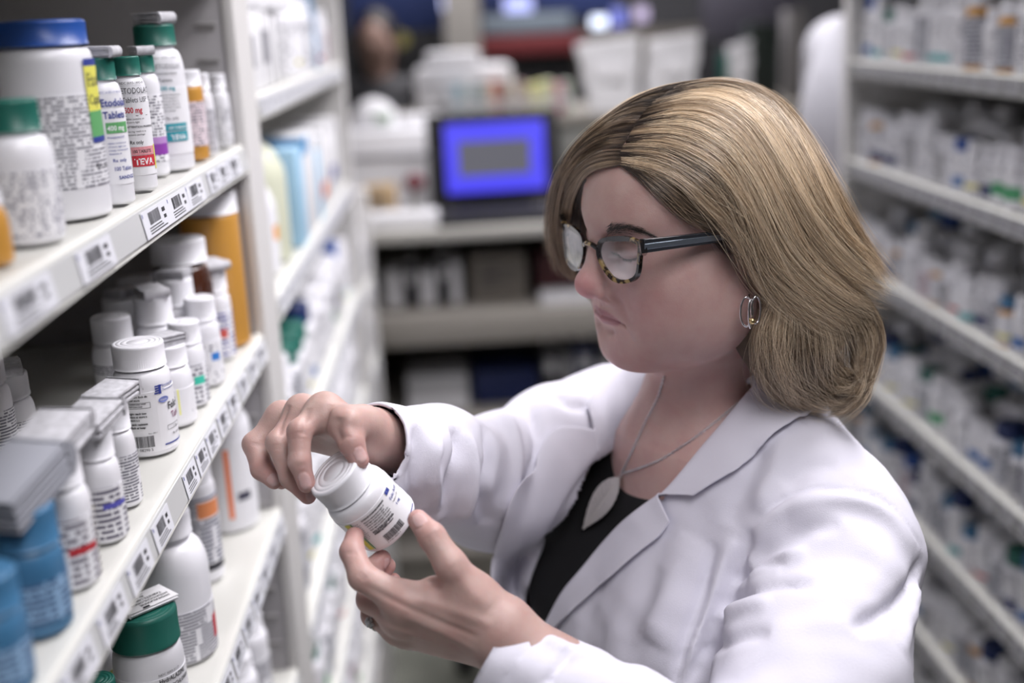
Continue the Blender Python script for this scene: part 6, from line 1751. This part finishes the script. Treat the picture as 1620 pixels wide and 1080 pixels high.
def beam(name, pts, hh, ww, m, parent, up=None):
    V = []; F = []; n = len(pts)
    for i, p in enumerate(pts):
        t = _n(pts[min(i+1, n-1)]-pts[max(i-1, 0)]); s = _n(np.cross(t, HR[:, 2])); u = np.cross(s, t)
        h = hh[i] if hasattr(hh, '__len__') else hh
        for a, b in ((-1, -1), (1, -1), (1, 1), (-1, 1)): V.append(p+s*a*ww/2+u*b*h/2-PO)
    for i in range(n-1):
        for k in range(4): F.append((i*4+k, i*4+(k+1) % 4, (i+1)*4+(k+1) % 4, (i+1)*4+k))
    F += [(3, 2, 1, 0), tuple((n-1)*4+k for k in range(4))]
    o = obj(name, mesh_np(name, V, F, m, 30), parent); bv = o.modifiers.new('round', 'BEVEL'); bv.width = .0005; bv.segments = 2; bv.limit_method = 'ANGLE'
    return o
def px2side(px, py, x0):
    r = (W(px, py, 1)-EYE) @ HR; t = (x0-EH[0])/r[0]; return EH+r*t
for s in (-1, 1):
    hinge = px2side(1018, 389, -.0775); ear_ = px2side(1163, 371, -.0765)
    hinge[0] *= -s if s == 1 else 1; ear_[0] *= -s if s == 1 else 1
    if s == 1: hinge[2] -= .010; ear_[2] -= .008
    e2 = ear_+np.array((-s*-.004, -.030, -.006))
    pts = [H2W(hinge*(1-t)+ear_*t) for t in np.linspace(0, 1, 8)]+[H2W(e2)]
    o = beam('temple', pts, [.0112, .0108, .0104, .0100, .0098, .0096, .0094, .0090, .008], .0034, M_TEMP, glasses)
    side = HR[:, 0]*s
    beam('metal_core', [p+side*.0018-HR[:, 2]*.0003 for p in pts[:7]], .0046, .0006, M_CORE, o)
    eo = G2W(np.array((s*abs(og[:, 0]).max()*.985, og[6][1]-.001, og[6][2]+.0035)))
    beam('end_piece', [eo+ (pts[0]-eo)*t for t in (-.05, .5, 1.05)], [.0125, .0125, .0115], .0052, M_TORT, glasses)
# earring: two thin silver hoops and a gold bead
ear_e = empty('earring', (0, 0, 0)); ear_e.parent = person
def oval(c, w, h, yaw, rad):
    ax = np.array((math.cos(yaw), math.sin(yaw), 0))
    return [c+ax*w/2*math.cos(a)+np.array((0, 0, 1.0))*h/2*math.sin(a)-PO for a in np.linspace(0, 2*math.pi, 40, endpoint=False)]
for (x, y, d, w, h, yw) in ((1181, 493, .976, .0105, .0245, .15), (1187, 496, .974, .0075, .0240, 1.0), (1196, 490, .976, .0095, .0225, .45)):
    v, f = tube_mesh(oval(W(x, y, d), w, h, yw, 0), .00095, 8, True); obj('hoop', mesh_np('hoop', v, f, M_SILV), ear_e)
bm = bmesh.new(); bmesh.ops.create_uvsphere(bm, u_segments=20, v_segments=14, radius=.0026)
bm_obj('bead', bm, M_GOLD, ear_e, 60, Vector(W(1190, 508, .972)-PO))
v, f = tube_mesh([W(1185, 466, .980)-PO, W(1185, 473, .976)-PO, W(1186, 482, .976)-PO], .0008, 8); obj('hook', mesh_np('hook', v, f, M_SILV), ear_e)
# necklace
SK2 = BVHTree.FromPolygons([Vector(p) for p in np.concatenate([HEAD_V, tv]).tolist()], np.concatenate([HEAD_Q, tq[keep]+len(HEAD_V)]).tolist())
neck_e = empty('necklace', (0, 0, 0)); neck_e.parent = person
def chain(path):
    P = cr(np.array(path, float), np.linspace(0, 1, 60)); w3 = []
    for x, y in P:
        r = W(x, y, 1)-EYE; h = SK2.ray_cast(Vector(EYE), Vector(r))
        if h[0] is not None: w3.append(np.array(h[0])+np.array(h[1])*.0010)
    w3 = np.array(w3)
    for _ in range(4): w3[1:-1] = w3[1:-1]*.5+(w3[:-2]+w3[2:])*.25
    s = np.concatenate([[0], np.cumsum(np.linalg.norm(np.diff(w3, axis=0), axis=1))]); n = int(s[-1]/.0021)
    V = []; F = []
    for i in range(n):
        q = (i+.5)/n*s[-1]; c = np.array([np.interp(q, s, w3[:, k]) for k in range(3)])
        c2 = np.array([np.interp(min(q+.0005, s[-1]), s, w3[:, k]) for k in range(3)]); c1 = np.array([np.interp(max(q-.0005, 0), s, w3[:, k]) for k in range(3)])
        t = _n(c2-c1); u = _n(np.cross(t, EYE-c)); w = np.cross(t, u)
        if i % 2: u = w
        pts = [c+t*.00145*math.cos(a)+u*.0010*math.sin(a)-PO for a in np.linspace(0, 2*math.pi, 10, endpoint=False)]
        v, f = tube_mesh(pts, .00042, 5, True); F += [tuple(k+len(V) for k in g) for g in f]; V += v
    return obj('chain', mesh_np('chain', V, F, M_SILV), neck_e)
chain([(1052, 594), (1047, 612), (1040, 632), (1022, 668), (1003, 710), (985, 748)])
chain([(1200, 600), (1175, 630), (1146, 655), (1100, 692), (1050, 724), (1010, 741), (985, 748)])
pa, na = None, None
def onsk(x, y):
    h = SK2.ray_cast(Vector(EYE), Vector(W(x, y, 1)-EYE)); return np.array(h[0]), np.array(h[1])
top_, n1 = onsk(984, 756); bot_, n2 = onsk(928, 836)
dax = _n(bot_-top_); nn_ = _n(n1+n2+(EYE-top_)/np.linalg.norm(EYE-top_)); nn_ = _n(nn_-dax*(nn_@dax)); sx_ = np.cross(nn_, dax)
LL = np.linalg.norm(bot_-top_); V = []; F = []; nu, nv_ = 34, 61
for j in range(nv_):
    t = j/(nv_-1); wdt = .0115*math.sin(math.pi*t**.72)**.9+.0002
    for i in range(nu):
        s = (i/(nu-1))*2-1
        vein = max(0, 1-abs(s)*9)*.0012 + .00055*max(0, math.cos((t*11-abs(s)*2.2)*2*math.pi))**3
        mesh_ = .00025*math.sin(s*34+t*9)*math.sin(t*60)
        V.append(top_+dax*LL*t+sx_*wdt*s*(1+.10*math.sin(t*3))+nn_*(.0042+.0016*s*s*math.sin(t*3)+vein+mesh_)-PO)
for j in range(nv_-1):
    for i in range(nu-1):
        if (i*3+j*5) % 11 == 0 and 2 < i < nu-3 and 3 < j < nv_-4 and abs(i-nu/2) > 1.5: continue      # openwork
        a = j*nu+i; F.append((a, a+1, a+nu+1, a+nu))
pend = obj('leaf_pendant', mesh_np('leaf_pendant', V, F, mat('silver_leaf', (.72, .69, .68), rough=.40, metal=.45)), neck_e)
md = pend.modifiers.new('thickness', 'SOLIDIFY'); md.thickness = .0007
v, f = tube_mesh([top_+nn_*.004+dax*(.0022*math.cos(a)-.0022)+sx_*.0012*math.sin(a)-PO for a in np.linspace(0, 6.283, 14, endpoint=False)], .0004, 6, True); obj('bail', mesh_np('bail', v, f, M_SILV), neck_e)
# ring with a cluster of stones
ring_e = empty('ring', (0, 0, 0)); ring_e.parent = person
ra, rb = W(*NH['ring'][0][0]), W(*NH['ring'][0][1]); rc = ra*.22+rb*.78; rx = _n(rb-ra)
u_ = _n(W(560, 985, .925)-rc); u_ = _n(u_-rx*(u_@rx)); w_ = np.cross(rx, u_)
v, f = tube_mesh([rc+(u_*math.cos(a)+w_*math.sin(a))*.0104-PO for a in np.linspace(0, 6.283, 36, endpoint=False)], .0011, 8, True); obj('band', mesh_np('band', v, f, M_SILV), ring_e)
M_STONE = mat('stone', (.70, .72, .74), rough=.05, metal=.6)
for k, (a, b) in enumerate([(0, 0)]+[(math.cos(i*math.pi/3), math.sin(i*math.pi/3)) for i in range(6)]):
    bm = bmesh.new(); bmesh.ops.create_icosphere(bm, subdivisions=1, radius=.0026 if k == 0 else .0016)
    bm_obj('stone', bm, M_STONE, ring_e, None, Vector(rc+u_*(.0128 if k == 0 else .0118)+rx*a*.0034+w_*b*.0034-PO))
